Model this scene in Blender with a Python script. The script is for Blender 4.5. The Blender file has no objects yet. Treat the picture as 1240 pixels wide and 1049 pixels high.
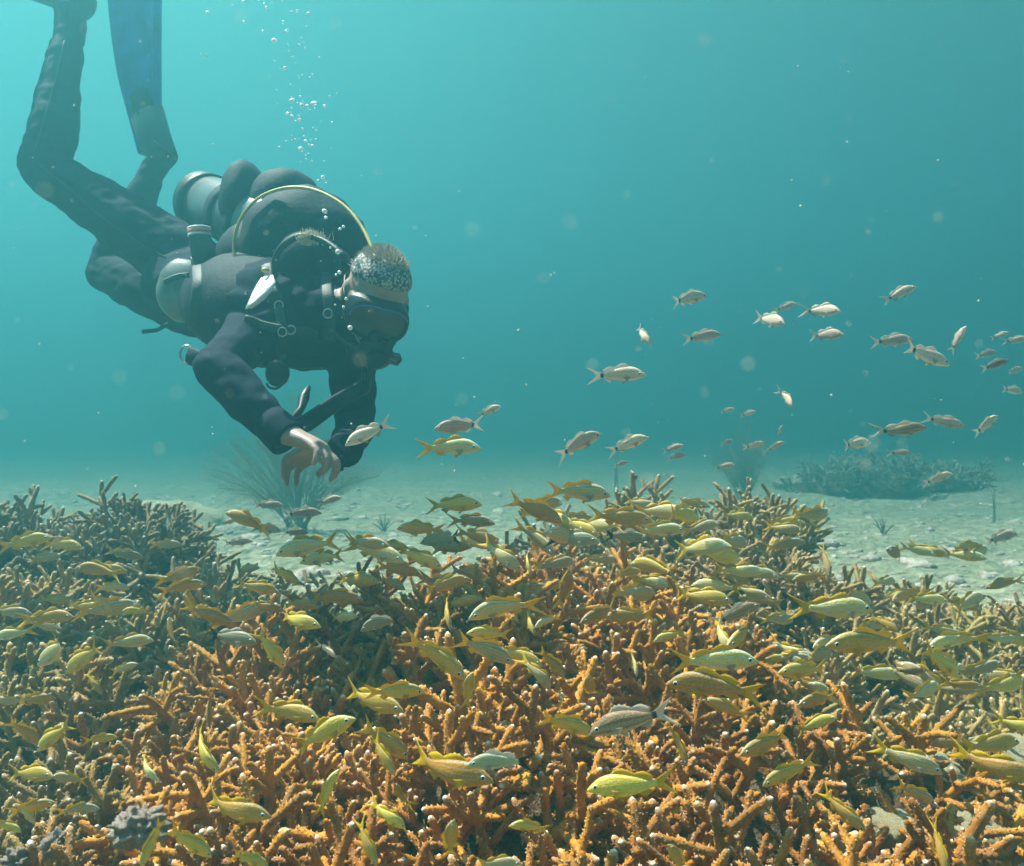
import bpy, bmesh, math, random
import numpy as np
from mathutils import Vector, Matrix, noise

R = math.radians
random.seed(11)
rng = np.random.default_rng(5)
S = bpy.context.scene
C = S.collection

# ------------------------------------------------------------------ camera
F = 1078.0                       # focal length in photograph pixels
CX, CY = 620.0, 524.5
cam_d = bpy.data.cameras.new('camera')
cam = bpy.data.objects.new('camera', cam_d)
C.objects.link(cam)
cam.location = (0, 0, 1.10)
PITCH = math.atan((CY - 420.0) / F)
cam.rotation_euler = (math.pi / 2 - PITCH, 0, 0)
cam_d.sensor_width = 36.0
cam_d.lens = 36.0 * F / 1240.0
cam_d.clip_start = 0.02
cam_d.clip_end = 300
cam_d.dof.use_dof = True
cam_d.dof.focus_distance = 1.65
cam_d.dof.aperture_fstop = 8.5
S.camera = cam

# ------------------------------------------------------------------ sky and sun
SUN_AZ, SUN_EL = R(-50), R(60)     # ahead of the camera and to the left, high
world = bpy.data.worlds.new('World')
S.world = world
world.use_nodes = True
wn = world.node_tree.nodes
sky = wn.new('ShaderNodeTexSky')
sky.sky_type = 'NISHITA'
sky.sun_disc = False
sky.sun_elevation = SUN_EL
sky.sun_rotation = SUN_AZ
world.node_tree.links.new(sky.outputs[0], wn['Background'].inputs[0])
wn['Background'].inputs[1].default_value = 0.085

sun_d = bpy.data.lights.new('sun', 'SUN')
sun = bpy.data.objects.new('sun', sun_d)
C.objects.link(sun)
sun_d.energy = 5.0
sun_d.angle = R(0.6)
sun_d.color = (1.0, 0.88, 0.72)
to_sun = Vector((math.sin(SUN_AZ) * math.cos(SUN_EL), math.cos(SUN_AZ) * math.cos(SUN_EL), math.sin(SUN_EL)))
sun.rotation_euler = to_sun.to_track_quat('Z', 'Y').to_euler()
sun.location = to_sun * 20

S.view_settings.view_transform = 'Standard'
S.view_settings.look = 'None'
S.view_settings.gamma = 1
S.view_settings.exposure = 2.6
S.view_settings.use_curve_mapping = False
S.render.engine = 'CYCLES'
S.cycles.use_denoising = True
S.cycles.use_adaptive_sampling = True
S.cycles.adaptive_threshold = 0.03
S.cycles.volume_bounces = 3
S.cycles.max_bounces = 5
S.cycles.diffuse_bounces = 2
S.cycles.glossy_bounces = 2
S.cycles.transparent_max_bounces = 6
S.cycles.transmission_bounces = 2

ROT = cam.rotation_euler.to_matrix()
CR, CU, CF = ROT @ Vector((1, 0, 0)), ROT @ Vector((0, 1, 0)), ROT @ Vector((0, 0, -1))


def P(px, py, d):
    """world point seen at a photograph pixel, d metres in front of the camera"""
    return cam.location + CR * ((px - CX) / F * d) - CU * ((py - CY) / F * d) + CF * d


def Q(*pts):
    return [P(*p) for p in pts]


# ------------------------------------------------------------------ materials
def new_mat(name):
    m = bpy.data.materials.new(name)
    m.use_nodes = True
    nt = m.node_tree
    return m, nt, nt.nodes['Principled BSDF'], nt.nodes['Material Output']


def N(nt, kind, **kw):
    n = nt.nodes.new(kind)
    for k, v in kw.items():
        setattr(n, k, v)
    return n


def ramp(nt, src, stops, interp='LINEAR'):
    r = N(nt, 'ShaderNodeValToRGB')
    r.color_ramp.interpolation = interp
    e = r.color_ramp.elements
    while len(e) < len(stops):
        e.new(0.5)
    for i, (p, c) in enumerate(stops):
        e[i].position = p
        e[i].color = (*c, 1) if len(c) == 3 else c
    nt.links.new(src, r.inputs[0])
    return r.outputs[0]


def mixc(nt, fac, a, b, mode='MIX'):
    m = N(nt, 'ShaderNodeMix', data_type='RGBA', blend_type=mode)
    for s, v in ((0, fac), (6, a), (7, b)):
        if isinstance(v, (int, float)):
            m.inputs[s].default_value = v
        elif isinstance(v, tuple):
            m.inputs[s].default_value = (*v, 1)
        else:
            nt.links.new(v, m.inputs[s])
    return m.outputs[2]


def mathn(nt, op, a, b=None):
    m = N(nt, 'ShaderNodeMath', operation=op)
    for i, v in enumerate((a, b)):
        if v is None:
            continue
        if isinstance(v, (int, float)):
            m.inputs[i].default_value = v
        else:
            nt.links.new(v, m.inputs[i])
    return m.outputs[0]


def tex(nt, kind, scale, detail=3, coord='Object', **kw):
    tc = N(nt, 'ShaderNodeTexCoord')
    t = N(nt, kind, **kw)
    t.inputs['Scale'].default_value = scale
    if 'Detail' in t.inputs:
        t.inputs['Detail'].default_value = 0 if 'Voronoi' in kind else detail
    nt.links.new(tc.outputs[coord], t.inputs['Vector'])
    return t


def bump(nt, bsdf, h, strength=0.3, dist=0.01):
    b = N(nt, 'ShaderNodeBump')
    b.inputs['Strength'].default_value = strength
    b.inputs['Distance'].default_value = dist
    nt.links.new(h, b.inputs['Height'])
    nt.links.new(b.outputs[0], bsdf.inputs['Normal'])


def simple(name, col, rough=0.6, var=0.25, scale=30, bmp=0.15, spec=0.4, metal=0.0):
    m, nt, b, o = new_mat(name)
    t = tex(nt, 'ShaderNodeTexNoise', scale, 4)
    c0 = tuple(max(0, c * (1 - var)) for c in col)
    c1 = tuple(min(1, c * (1 + var)) for c in col)
    nt.links.new(ramp(nt, t.outputs[0], [(0.3, c0), (0.7, c1)]), b.inputs['Base Color'])
    b.inputs['Roughness'].default_value = rough
    b.inputs['Specular IOR Level'].default_value = spec
    b.inputs['Metallic'].default_value = metal
    if bmp:
        bump(nt, b, t.outputs[0], bmp, 0.004)
    return m


def coral_material():
    m, nt, b, o = new_mat('staghorn_coral')
    oi = N(nt, 'ShaderNodeObjectInfo')
    at = N(nt, 'ShaderNodeAttribute', attribute_name='tip')
    v = tex(nt, 'ShaderNodeTexVoronoi', 260)
    n = tex(nt, 'ShaderNodeTexNoise', 22, 3)
    dark = mixc(nt, 1.0, oi.outputs['Color'], (0.42, 0.34, 0.28), 'MULTIPLY')
    c = mixc(nt, ramp(nt, n.outputs[0], [(0.3, (0, 0, 0)), (0.68, (1, 1, 1))]), dark, oi.outputs['Color'])
    # pale rims of the little cups
    cup = ramp(nt, v.outputs['Distance'], [(0.0, (1, 1, 1)), (0.35, (0, 0, 0))])
    pale = mixc(nt, 0.5, oi.outputs['Color'], (0.75, 0.5, 0.2))
    c = mixc(nt, mathn(nt, 'MULTIPLY', cup, 0.35), c, pale)
    c = mixc(nt, at.outputs['Fac'], c, (0.9, 0.87, 0.78))
    nt.links.new(c, b.inputs['Base Color'])
    b.inputs['Roughness'].default_value = 0.8
    b.inputs['Specular IOR Level'].default_value = 0.2
    bump(nt, b, cup, 0.7, 0.003)
    return m


def sand_material():
    m, nt, b, o = new_mat('sand')
    n1 = tex(nt, 'ShaderNodeTexNoise', 1.6, 5)
    n2 = tex(nt, 'ShaderNodeTexNoise', 14, 6)
    n3 = tex(nt, 'ShaderNodeTexVoronoi', 34)
    c = ramp(nt, n2.outputs[0], [(0.32, (0.12, 0.11, 0.07)), (0.5, (0.28, 0.25, 0.17)), (0.68, (0.42, 0.37, 0.26))])
    c = mixc(nt, ramp(nt, n1.outputs[0], [(0.45, (0, 0, 0)), (0.65, (0.7, 0.7, 0.7))]), c, (0.22, 0.22, 0.14))
    nt.links.new(c, b.inputs['Base Color'])
    b.inputs['Roughness'].default_value = 0.95
    b.inputs['Specular IOR Level'].default_value = 0.1
    h = mathn(nt, 'ADD', n2.outputs[0], mathn(nt, 'MULTIPLY', n3.outputs['Distance'], 0.5))
    bump(nt, b, h, 0.8, 0.04)
    return m


def rock_material(name, a, bcol, c2):
    m, nt, b, o = new_mat(name)
    n = tex(nt, 'ShaderNodeTexNoise', 16, 6)
    n2 = tex(nt, 'ShaderNodeTexNoise', 60, 4)
    c = ramp(nt, n.outputs[0], [(0.35, a), (0.52, bcol), (0.62, c2)])
    c = mixc(nt, 0.5, c, ramp(nt, n2.outputs[0], [(0.3, tuple(x * .4 for x in bcol)), (0.7, c2)]))
    nt.links.new(c, b.inputs['Base Color'])
    b.inputs['Roughness'].default_value = 0.9
    b.inputs['Specular IOR Level'].default_value = 0.15
    bump(nt, b, n2.outputs[0], 0.8, 0.012)
    return m


def fish_body_material(name, base, back, belly, stripe, stripe_amt, nstripe, spot=None):
    """attributes: hv = height across the flank -1..1, lt = 0 nose .. 1 tail"""
    m, nt, b, o = new_mat(name)
    hv = N(nt, 'ShaderNodeAttribute', attribute_name='hv').outputs['Fac']
    lt = N(nt, 'ShaderNodeAttribute', attribute_name='lt').outputs['Fac']
    oi = N(nt, 'ShaderNodeObjectInfo')
    no = tex(nt, 'ShaderNodeTexNoise', 7, 3)
    h01 = mathn(nt, 'MULTIPLY_ADD', hv, 0.5)
    h01.node.inputs[2].default_value = 0.5
    c = ramp(nt, h01, [(0.0, belly), (0.3, base), (0.7, base), (1.0, back)])
    wob = mathn(nt, 'MULTIPLY', no.outputs[0], 0.13)
    ph = mathn(nt, 'MULTIPLY', mathn(nt, 'ADD', mathn(nt, 'ADD', h01, wob), mathn(nt, 'MULTIPLY', lt, 0.10)), nstripe * 2 * math.pi)
    s = ramp(nt, mathn(nt, 'MULTIPLY_ADD', mathn(nt, 'SINE', ph), 0.5), [(0.55, (0, 0, 0)), (0.85, (1, 1, 1))])
    s.node.inputs[0].links[0].from_node.inputs[2].default_value = 0.5
    fade = ramp(nt, h01, [(0.08, (0, 0, 0)), (0.25, (1, 1, 1))])
    s = mathn(nt, 'MULTIPLY', mathn(nt, 'MULTIPLY', s, fade), stripe_amt)
    c = mixc(nt, s, c, stripe)
    sc = tex(nt, 'ShaderNodeTexVoronoi', 46)
    c = mixc(nt, 0.22, c, ramp(nt, sc.outputs['Distance'], [(0.1, (0.9, 0.9, 0.8)), (0.6, (0.1, 0.1, 0.05))]), 'OVERLAY')
    # individual tone
    hsv = N(nt, 'ShaderNodeHueSaturation')
    nt.links.new(mathn(nt, 'MULTIPLY_ADD', oi.outputs['Random'], 0.05), hsv.inputs['Hue'])
    hsv.inputs['Hue'].links[0].from_node.inputs[2].default_value = 0.475
    nt.links.new(mathn(nt, 'MULTIPLY_ADD', oi.outputs['Random'], 0.5), hsv.inputs['Value'])
    hsv.inputs['Value'].links[0].from_node.inputs[2].default_value = 0.75
    nt.links.new(c, hsv.inputs['Color'])
    c = hsv.outputs[0]
    if spot:
        sp = ramp(nt, lt, [(0.735, (0, 0, 0)), (0.755, (1, 1, 1)), (0.80, (1, 1, 1))])
        c = mixc(nt, sp, c, spot)
    nt.links.new(c, b.inputs['Base Color'])
    b.inputs['Roughness'].default_value = 0.5
    b.inputs['Specular IOR Level'].default_value = 0.3
    bump(nt, b, sc.outputs['Distance'], 0.12, 0.01)
    return m


def fin_material(name, col, alpha=0.85):
    m, nt, b, o = new_mat(name)
    n = tex(nt, 'ShaderNodeTexNoise', 12, 2)
    w = tex(nt, 'ShaderNodeTexWave', 26, 2)
    w.inputs['Distortion'].default_value = 2
    c = ramp(nt, w.outputs[0], [(0.2, tuple(x * 0.6 for x in col)), (0.8, col)])
    nt.links.new(c, b.inputs['Base Color'])
    b.inputs['Roughness'].default_value = 0.45
    b.inputs['Alpha'].default_value = alpha
    b.inputs['Subsurface Weight'].default_value = 0.0
    tr = N(nt, 'ShaderNodeBsdfTranslucent')
    nt.links.new(c, tr.inputs[0])
    mx = N(nt, 'ShaderNodeMixShader')
    mx.inputs[0].default_value = 0.35
    nt.links.new(b.outputs[0], mx.inputs[1])
    nt.links.new(tr.outputs[0], mx.inputs[2])
    nt.links.new(mx.outputs[0], o.inputs['Surface'])
    return m


M = {}
M['coral'] = coral_material()
M['sand'] = sand_material()
M['rock'] = rock_material('grey_rock', (0.20, 0.15, 0.12), (0.48, 0.37, 0.31), (0.74, 0.60, 0.52))
M['slab'] = rock_material('pale_rock', (0.26, 0.20, 0.11), (0.52, 0.42, 0.25), (0.66, 0.56, 0.36))
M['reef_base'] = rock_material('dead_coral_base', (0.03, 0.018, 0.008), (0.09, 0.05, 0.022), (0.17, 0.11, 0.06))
M['gorgonian'] = simple('gorgonian_tissue', (0.26, 0.23, 0.16), 0.9, 0.3, 40, 0.3, 0.1)
M['neoprene'] = simple('black_neoprene', (0.001, 0.006, 0.022), 0.85, 0.4, 60, 0.35, 0.12)
M['nylon'] = simple('black_nylon', (0.001, 0.006, 0.018), 0.75, 0.4, 90, 0.4, 0.18)
M['rubber'] = simple('black_rubber', (0.008, 0.008, 0.009), 0.45, 0.3, 40, 0.05, 0.3)
M['blue_fin'] = simple('blue_fin_rubber', (0.016, 0.07, 0.36), 0.4, 0.4, 14, 0.1, 0.5)
M['tank'] = simple('grey_tank_paint', (0.09, 0.10, 0.11), 0.28, 0.2, 14, 0.03, 0.6)
M['pocket'] = simple('grey_pocket_cloth', (0.10, 0.12, 0.12), 0.42, 0.3, 26, 0.2, 0.5)
M['yellow_hose'] = simple('yellow_hose_rubber', (0.42, 0.33, 0.09), 0.5, 0.2, 30, 0.05)
M['steel'] = simple('brushed_steel', (0.5, 0.5, 0.5), 0.3, 0.1, 60, 0.02, 0.5, 1.0)
M['white_tag'] = simple('white_plastic', (0.58, 0.59, 0.6), 0.35, 0.08, 20, 0.02)
M['orange_tag'] = simple('orange_plastic', (0.75, 0.20, 0.08), 0.45, 0.1, 30, 0.02)
M['skin'] = simple('skin', (0.29, 0.20, 0.17), 0.5, 0.12, 40, 0.12, 0.4)
M['hair'] = simple('grey_blond_hair', (0.36, 0.31, 0.24), 0.6, 0.3, 60, 0.0)
M['tuft'] = simple('pale_bristle', (0.55, 0.46, 0.30), 0.6, 0.2, 60, 0.0)
M['dark_eye'] = simple('black_pupil', (0.006, 0.006, 0.010), 0.12, 0.1, 10, 0, 0.6)
M['eye_ring'] = simple('silver_eye_ring', (0.62, 0.68, 0.76), 0.3, 0.1, 10, 0, 0.5)
M['snow'] = simple('marine_snow_flakes', (0.6, 0.55, 0.45), 0.9, 0.1, 10, 0)

M['yellow_body'] = fish_body_material('yellow_striped_fish_skin', (0.62, 0.36, 0.004), (0.40, 0.23, 0.004), (0.68, 0.44, 0.04),
                                      (0.36, 0.38, 0.34), 0.55, 6.0)
M['pale_body'] = fish_body_material('pale_striped_fish_skin', (0.58, 0.41, 0.07), (0.42, 0.28, 0.03), (0.70, 0.58, 0.34),
                                    (0.42, 0.47, 0.52), 0.8, 6)
M['silver_body'] = fish_body_material('silver_fish_skin', (0.64, 0.48, 0.40), (0.52, 0.37, 0.28), (0.84, 0.74, 0.67),
                                      (0.40, 0.28, 0.15), 0.35, 4, (0.03, 0.025, 0.02))
M['brown_body'] = fish_body_material('brown_fish_skin', (0.36, 0.22, 0.14), (0.24, 0.13, 0.07), (0.55, 0.42, 0.32),
                                     (0.17, 0.08, 0.04), 0.6, 3, (0.03, 0.02, 0.015))
M['grey_body'] = fish_body_material('grey_yellow_fish_skin', (0.36, 0.31, 0.13), (0.22, 0.18, 0.07), (0.55, 0.5, 0.35),
                                    (0.32, 0.38, 0.38), 0.7, 6)
M['yellow_fin'] = fin_material('yellow_fin_membrane', (0.75, 0.48, 0.006), 0.92)
M['pale_fin'] = fin_material('pale_fin_membrane', (0.62, 0.55, 0.46), 0.6)
M['black_fin'] = fin_material('black_fin_membrane', (0.012, 0.012, 0.012), 0.98)


def lens_material():
    m, nt, b, o = new_mat('mask_glass')
    b.inputs['Base Color'].default_value = (0.01, 0.016, 0.02, 1)
    b.inputs['Roughness'].default_value = 0.18
    b.inputs['Specular IOR Level'].default_value = 0.35
    return m


M['lens'] = lens_material()
M['blue_rim'] = simple('blue_mask_rim', (0.03, 0.16, 0.5), 0.35, 0.1, 20, 0)


def bubble_material():
    m, nt, b, o = new_mat('bubble_film')
    b.inputs['Base Color'].default_value = (0.95, 0.97, 1, 1)
    b.inputs['Roughness'].default_value = 0.2
    b.inputs['Specular IOR Level'].default_value = 1.0
    tr = N(nt, 'ShaderNodeBsdfTransparent')
    lw = N(nt, 'ShaderNodeLayerWeight')
    lw.inputs[0].default_value = 0.35
    mx = N(nt, 'ShaderNodeMixShader')
    nt.links.new(ramp(nt, lw.outputs['Facing'], [(0.0, (0.45, 0.45, 0.45)), (0.6, (1, 1, 1))]), mx.inputs[0])
    nt.links.new(tr.outputs[0], mx.inputs[1])
    nt.links.new(b.outputs[0], mx.inputs[2])
    nt.links.new(mx.outputs[0], o.inputs['Surface'])
    return m


M['bubble'] = bubble_material()


def bandana_material():
    m, nt, b, o = new_mat('patterned_headband_cloth')
    v = tex(nt, 'ShaderNodeTexVoronoi', 150)
    n = tex(nt, 'ShaderNodeTexNoise', 160, 2)
    c = ramp(nt, mathn(nt, 'ADD', v.outputs['Distance'], mathn(nt, 'MULTIPLY', n.outputs[0], 0.5)),
             [(0.60, (0.34, 0.34, 0.32)), (0.85, (0.04, 0.04, 0.045))])
    nt.links.new(c, b.inputs['Base Color'])
    b.inputs['Roughness'].default_value = 0.8
    return m


M['bandana'] = bandana_material()


def surface_material():
    """underside of the sea: mirror-like outside Snell's window, clear inside it"""
    m, nt, b, o = new_mat('sea_surface')
    n = tex(nt, 'ShaderNodeTexNoise', 1.3, 3)
    bp = N(nt, 'ShaderNodeBump')
    bp.inputs['Strength'].default_value = 0.25
    bp.inputs['Distance'].default_value = 0.12
    nt.links.new(n.outputs[0], bp.inputs['Height'])
    gl = N(nt, 'ShaderNodeBsdfGlossy')
    gl.inputs['Roughness'].default_value = 0.3
    nt.links.new(bp.outputs[0], gl.inputs['Normal'])
    tr = N(nt, 'ShaderNodeBsdfTransparent')
    lw = N(nt, 'ShaderNodeLayerWeight')
    lw.inputs[0].default_value = 0.5
    mx = N(nt, 'ShaderNodeMixShader')
    nt.links.new(ramp(nt, lw.outputs['Facing'], [(0.30, (0.04, 0.04, 0.04)), (0.40, (1, 1, 1))]), mx.inputs[0])
    nt.links.new(tr.outputs[0], mx.inputs[1])
    nt.links.new(gl.outputs[0], mx.inputs[2])
    nt.links.new(mx.outputs[0], o.inputs['Surface'])
    return m


M['surface'] = surface_material()

# ------------------------------------------------------------------ helpers


def mesh(name, verts, faces, mat, smooth=True):
    me = bpy.data.meshes.new(name)
    me.from_pydata([tuple(v) for v in verts], [], faces)
    if smooth and faces:
        me.polygons.foreach_set('use_smooth', [True] * len(faces))
    if mat is not None:
        me.materials.append(M[mat] if isinstance(mat, str) else mat)
    me.update()
    return me


def obj(name, me, parent=None, loc=None):
    o = bpy.data.objects.new(name, me)
    C.objects.link(o)
    if parent is not None:
        o.parent = parent
    if loc is not None:
        o.location = loc
    return o


def tag(o, label, cat, group=None, kind=None):
    o['label'] = label
    o['category'] = cat
    if group:
        o['group'] = group
    if kind:
        o['kind'] = kind
    return o


def empty(name, loc=(0, 0, 0)):
    o = bpy.data.objects.new(name, None)
    C.objects.link(o)
    o.location = loc
    o.empty_display_size = 0.05
    return o


class G:
    """mesh collector"""

    def __init__(self):
        self.v, self.f = [], []

    def add(self, verts, faces):
        n = len(self.v)
        self.v += [Vector(x) for x in verts]
        self.f += [tuple(i + n for i in f) for f in faces]
        return self

    def tube(self, pts, rad, n=8, cap=True, capk=0.7, wide=None):
        """closed tube through pts; rad number, list, or list of (wide, thin) pairs about the direction wide"""
        pts = [Vector(p) for p in pts]
        k = len(pts)
        if not isinstance(rad, (list, tuple)):
            rad = [rad] * k
        rad = [r if isinstance(r, (list, tuple)) else (r, r) for r in rad]
        vs, fs = [], []
        prev = None
        for i, p in enumerate(pts):
            t = (pts[min(i + 1, k - 1)] - pts[max(i - 1, 0)]).normalized()
            if wide is not None:
                a = Vector(wide) - t * Vector(wide).dot(t)
            elif prev is None:
                a = t.orthogonal()
            else:
                a = prev - t * prev.dot(t)
            a.normalize()
            prev = a
            b = t.cross(a)
            for j in range(n):
                th = 2 * math.pi * j / n
                vs.append(p + a * (math.cos(th) * rad[i][0]) + b * (math.sin(th) * rad[i][1]))
        for i in range(k - 1):
            for j in range(n):
                j2 = (j + 1) % n
                fs.append((i * n + j, i * n + j2, (i + 1) * n + j2, (i + 1) * n + j))
        if cap:
            t0 = (pts[0] - pts[1]).normalized() * min(rad[0]) * capk
            t1 = (pts[-1] - pts[-2]).normalized() * min(rad[-1]) * capk
            vs += [pts[0] + t0, pts[-1] + t1]
            for j in range(n):
                j2 = (j + 1) % n
                fs.append((k * n, j2, j))
                fs.append((k * n + 1, (k - 1) * n + j, (k - 1) * n + j2))
        return self.add(vs, fs)

    def ball(self, c, r, axes=None, nu=16, nv=10):
        """ellipsoid; r number or triple along axes (three vectors)"""
        c = Vector(c)
        if not isinstance(r, (list, tuple)):
            r = (r, r, r)
        ax = axes or (Vector((1, 0, 0)), Vector((0, 1, 0)), Vector((0, 0, 1)))
        vs = [c + ax[2] * r[2]]
        for i in range(1, nv):
            ph = math.pi * i / nv
            for j in range(nu):
                th = 2 * math.pi * j / nu
                vs.append(c + ax[0] * (r[0] * math.sin(ph) * math.cos(th)) + ax[1] * (r[1] * math.sin(ph) * math.sin(th)) + ax[2] * (r[2] * math.cos(ph)))
        vs.append(c - ax[2] * r[2])
        fs = [(0, 1 + j, 1 + (j + 1) % nu) for j in range(nu)]
        for i in range(nv - 2):
            for j in range(nu):
                a, b = 1 + i * nu + j, 1 + i * nu + (j + 1) % nu
                fs.append((a, a + nu, b + nu, b))
        e = len(vs) - 1
        o = 1 + (nv - 2) * nu
        fs += [(e, o + (j + 1) % nu, o + j) for j in range(nu)]
        return self.add(vs, fs)

    def slab(self, outline, nrm, th):
        """flat plate with thickness from an outline of 3D points"""
        nrm = Vector(nrm).normalized()
        k = len(outline)
        vs = [Vector(p) + nrm * th / 2 for p in outline] + [Vector(p) - nrm * th / 2 for p in outline]
        fs = [tuple(range(k)), tuple(range(2 * k - 1, k - 1, -1))]
        fs += [(i, i + k, (i + 1) % k + k, (i + 1) % k) for i in range(k)]
        return self.add(vs, fs)

    def mesh(self, name, mat, smooth=True, origin=None):
        vs = self.v
        if origin is not None:
            vs = [v - origin for v in vs]
        return mesh(name, vs, self.f, mat, smooth)


def spline(pts, n=8):
    """Catmull-Rom through points (any tuple length)"""
    p = [np.array(x, float) for x in pts]
    p = [2 * p[0] - p[1]] + p + [2 * p[-1] - p[-2]]
    out = []
    for i in range(1, len(p) - 2):
        for s in range(n):
            t = s / n
            a, b, c, d = p[i - 1], p[i], p[i + 1], p[i + 2]
            out.append(0.5 * (2 * b + (c - a) * t + (2 * a - 5 * b + 4 * c - d) * t * t + (3 * b - a - 3 * c + d) * t ** 3))
    out.append(p[-2])
    return out


# ------------------------------------------------------------------ seabed
def ground_z(x, y):
    v = Vector((x, y, 0))
    z = 0.05 * noise.noise(v * 0.9) + 0.03 * noise.noise(v * 2.7 + Vector((7, 3, 0))) + 0.012 * noise.noise(v * 8)
    z += 0.10 * max(0, noise.noise(v * 0.35 + Vector((2, 9, 4)))) * min(1, max(0, (y - 4) / 4))
    z -= 0.085 * (math.log1p(math.exp(min(30, (y - 3.8) * 3))) / 3 if y < 13 else y - 3.8)      # the bottom falls away behind the reef
    return z


def axis(lo, hi, fine0, fine1, step, grow=1.12):
    a = list(np.arange(fine0, fine1 + 1e-6, step))
    s = step
    x = fine1
    while x < hi:
        s *= grow
        x += s
        a.append(x)
    s = step
    x = fine0
    while x > lo:
        s *= grow
        x -= s
        a.insert(0, x)
    return a


xs, ys = axis(-60, 60, -3.2, 4.2, 0.045), axis(-14, 90, 0.6, 8.0, 0.045)
gv = [(x, y, ground_z(x, y)) for y in ys for x in xs]
W_ = len(xs)
gf = [(j * W_ + i, j * W_ + i + 1, (j + 1) * W_ + i + 1, (j + 1) * W_ + i) for j in range(len(ys) - 1) for i in range(W_ - 1)]
sea = obj('seabed', mesh('seabed', gv, gf, 'sand'))
sea['kind'] = 'structure'
tag(sea, 'pale rubbly sand seabed stretching away behind the coral', 'seabed', kind='structure')

SURF = 4.0
sf = obj('water_surface', mesh('water_surface', [(-60, -14, SURF), (60, -14, SURF), (60, 90, SURF), (-60, 90, SURF)], [(0, 3, 2, 1)], 'surface'))
tag(sf, 'underside of the sea surface high above the reef', 'water', kind='structure')


# ------------------------------------------------------------------ staghorn coral
def finger(vs, fs, tips, p0, d, length, r0, r1, white, seed, bend=0.25):
    rnd = random.Random(seed)
    n = 9
    seg = max(5, int(length / 0.0065))
    d = d.normalized()
    side = d.orthogonal().normalized()
    side = Matrix.Rotation(rnd.uniform(0, 6.28), 3, d) @ side
    base = len(vs)
    p = p0.copy()
    ax = side
    path = []
    for i in range(seg + 1):
        t = i / seg
        r = r0 + (r1 - r0) * t
        if i == seg:
            r *= 0.72
        elif i == seg - 1:
            r *= 0.98
        a = (ax - d * ax.dot(d)).normalized()
        b = d.cross(a)
        for j in range(n):
            th = 2 * math.pi * (j + 0.5 * (i % 2)) / n
            up_ = (j + i // 2) % 2 == 0
            bumpy = 1 + rnd.uniform(-.10, .12)
            vs.append(p + (a * math.cos(th) + b * math.sin(th)) * r * bumpy)
            tips.append((.22 * white if i == seg else (0.0 if not up_ else rnd.uniform(0, .10))))
        path.append((p.copy(), d.copy(), r))
        d = (d + side * bend * rnd.uniform(0.3, 1.0) / seg + Vector((rnd.gauss(0, .03), rnd.gauss(0, .03), rnd.gauss(0, .03)))).normalized()
        p = p + d * (length / seg)
    vs.append(p - d * (length / seg) + d * r1 * 0.5)
    tips.append(white)
    for i in range(seg):
        for j in range(n):
            j2 = (j + 1) % n
            o = base + i * n
            if i % 2 == 0:
                fs.append((o + j, o + j2, o + n + j))
                fs.append((o + j2, o + n + j2, o + n + j))
            else:
                fs.append((o + j, o + j2, o + n + j2))
                fs.append((o + j, o + n + j2, o + n + j))
    e = len(vs) - 1
    o = base + seg * n
    for j in range(n):
        fs.append((o + j, o + (j + 1) % n, e))
    # the little cups all over the branch: short cones leaning towards the tip
    th = rnd.uniform(0, 6.28)
    for i in range(1, seg):
        for q in range(4):
            th += 1.571 + (0.8 if q == 0 else 0) + rnd.uniform(-.25, .25)
            pp, dd, rr = path[i]
            pp = pp + dd * rnd.uniform(-.003, .003)
            a = dd.orthogonal().normalized()
            b = dd.cross(a)
            out = a * math.cos(th) + b * math.sin(th)
            w = rnd.uniform(.0022, .0031)
            tan = dd.cross(out)
            c0 = pp + out * rr * .82
            k0 = len(vs)
            vs.extend((c0 + tan * w, c0 - dd * w, c0 - tan * w, c0 + dd * w, c0 + out * rnd.uniform(.0030, .0050) + dd * rnd.uniform(.001, .0035)))
            pale = rnd.uniform(.0, .22) * (1.0 if i < seg - 3 else 1.6)
            tips.extend((0, 0, 0, 0, min(1, pale)))
            fs.extend(((k0, k0 + 1, k0 + 4), (k0 + 1, k0 + 2, k0 + 4), (k0 + 2, k0 + 3, k0 + 4), (k0 + 3, k0, k0 + 4)))
    return path


def branch_mesh(k):
    rnd = random.Random(100 + k)
    vs, fs, tips = [], [], []
    L = rnd.uniform(0.15, 0.235)
    r0 = rnd.uniform(0.0090, 0.0118)
    path = finger(vs, fs, tips, Vector((0, 0, 0)), Vector((0, 0, 1)), L, r0, 0.0062, rnd.uniform(.5, 1.0), k * 7, rnd.uniform(0.1, 0.55))
    nf = rnd.randint(5, 8)
    th = rnd.uniform(0, 6.28)
    for i in range(nf):
        t = 0.22 + 0.62 * (i + rnd.uniform(0, .6)) / nf
        p, d, r = path[int(t * (len(path) - 1))]
        th += 2.4 + rnd.uniform(-.5, .5)
        a = d.orthogonal().normalized()
        out = Matrix.Rotation(th, 3, d) @ a
        dd = (d * rnd.uniform(0.45, 1.0) + out).normalized()
        ln = rnd.uniform(0.045, 0.115) * (1.15 - 0.35 * t)
        sub = finger(vs, fs, tips, p, dd, ln, r * 0.84, 0.0054, rnd.choice((0, 0, .3, .7, 1.0)), k * 7 + i + 1, rnd.uniform(-.3, .6))
        if rnd.random() < 0.6 and ln > 0.045:
            p, d2, r = sub[int(0.55 * (len(sub) - 1))]
            dd = (d2 * 0.8 + Matrix.Rotation(rnd.uniform(0, 6), 3, d2) @ d2.orthogonal().normalized() * 0.8).normalized()
            finger(vs, fs, tips, p, dd, rnd.uniform(.026, .05), r * 0.85, 0.0050, rnd.choice((0, .5)), k * 7 + i + 31)
    me = mesh('branch', vs, fs, 'coral')
    at = me.attributes.new('tip', 'FLOAT', 'POINT')
    at.data.foreach_set('value', tips)
    return me


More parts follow.
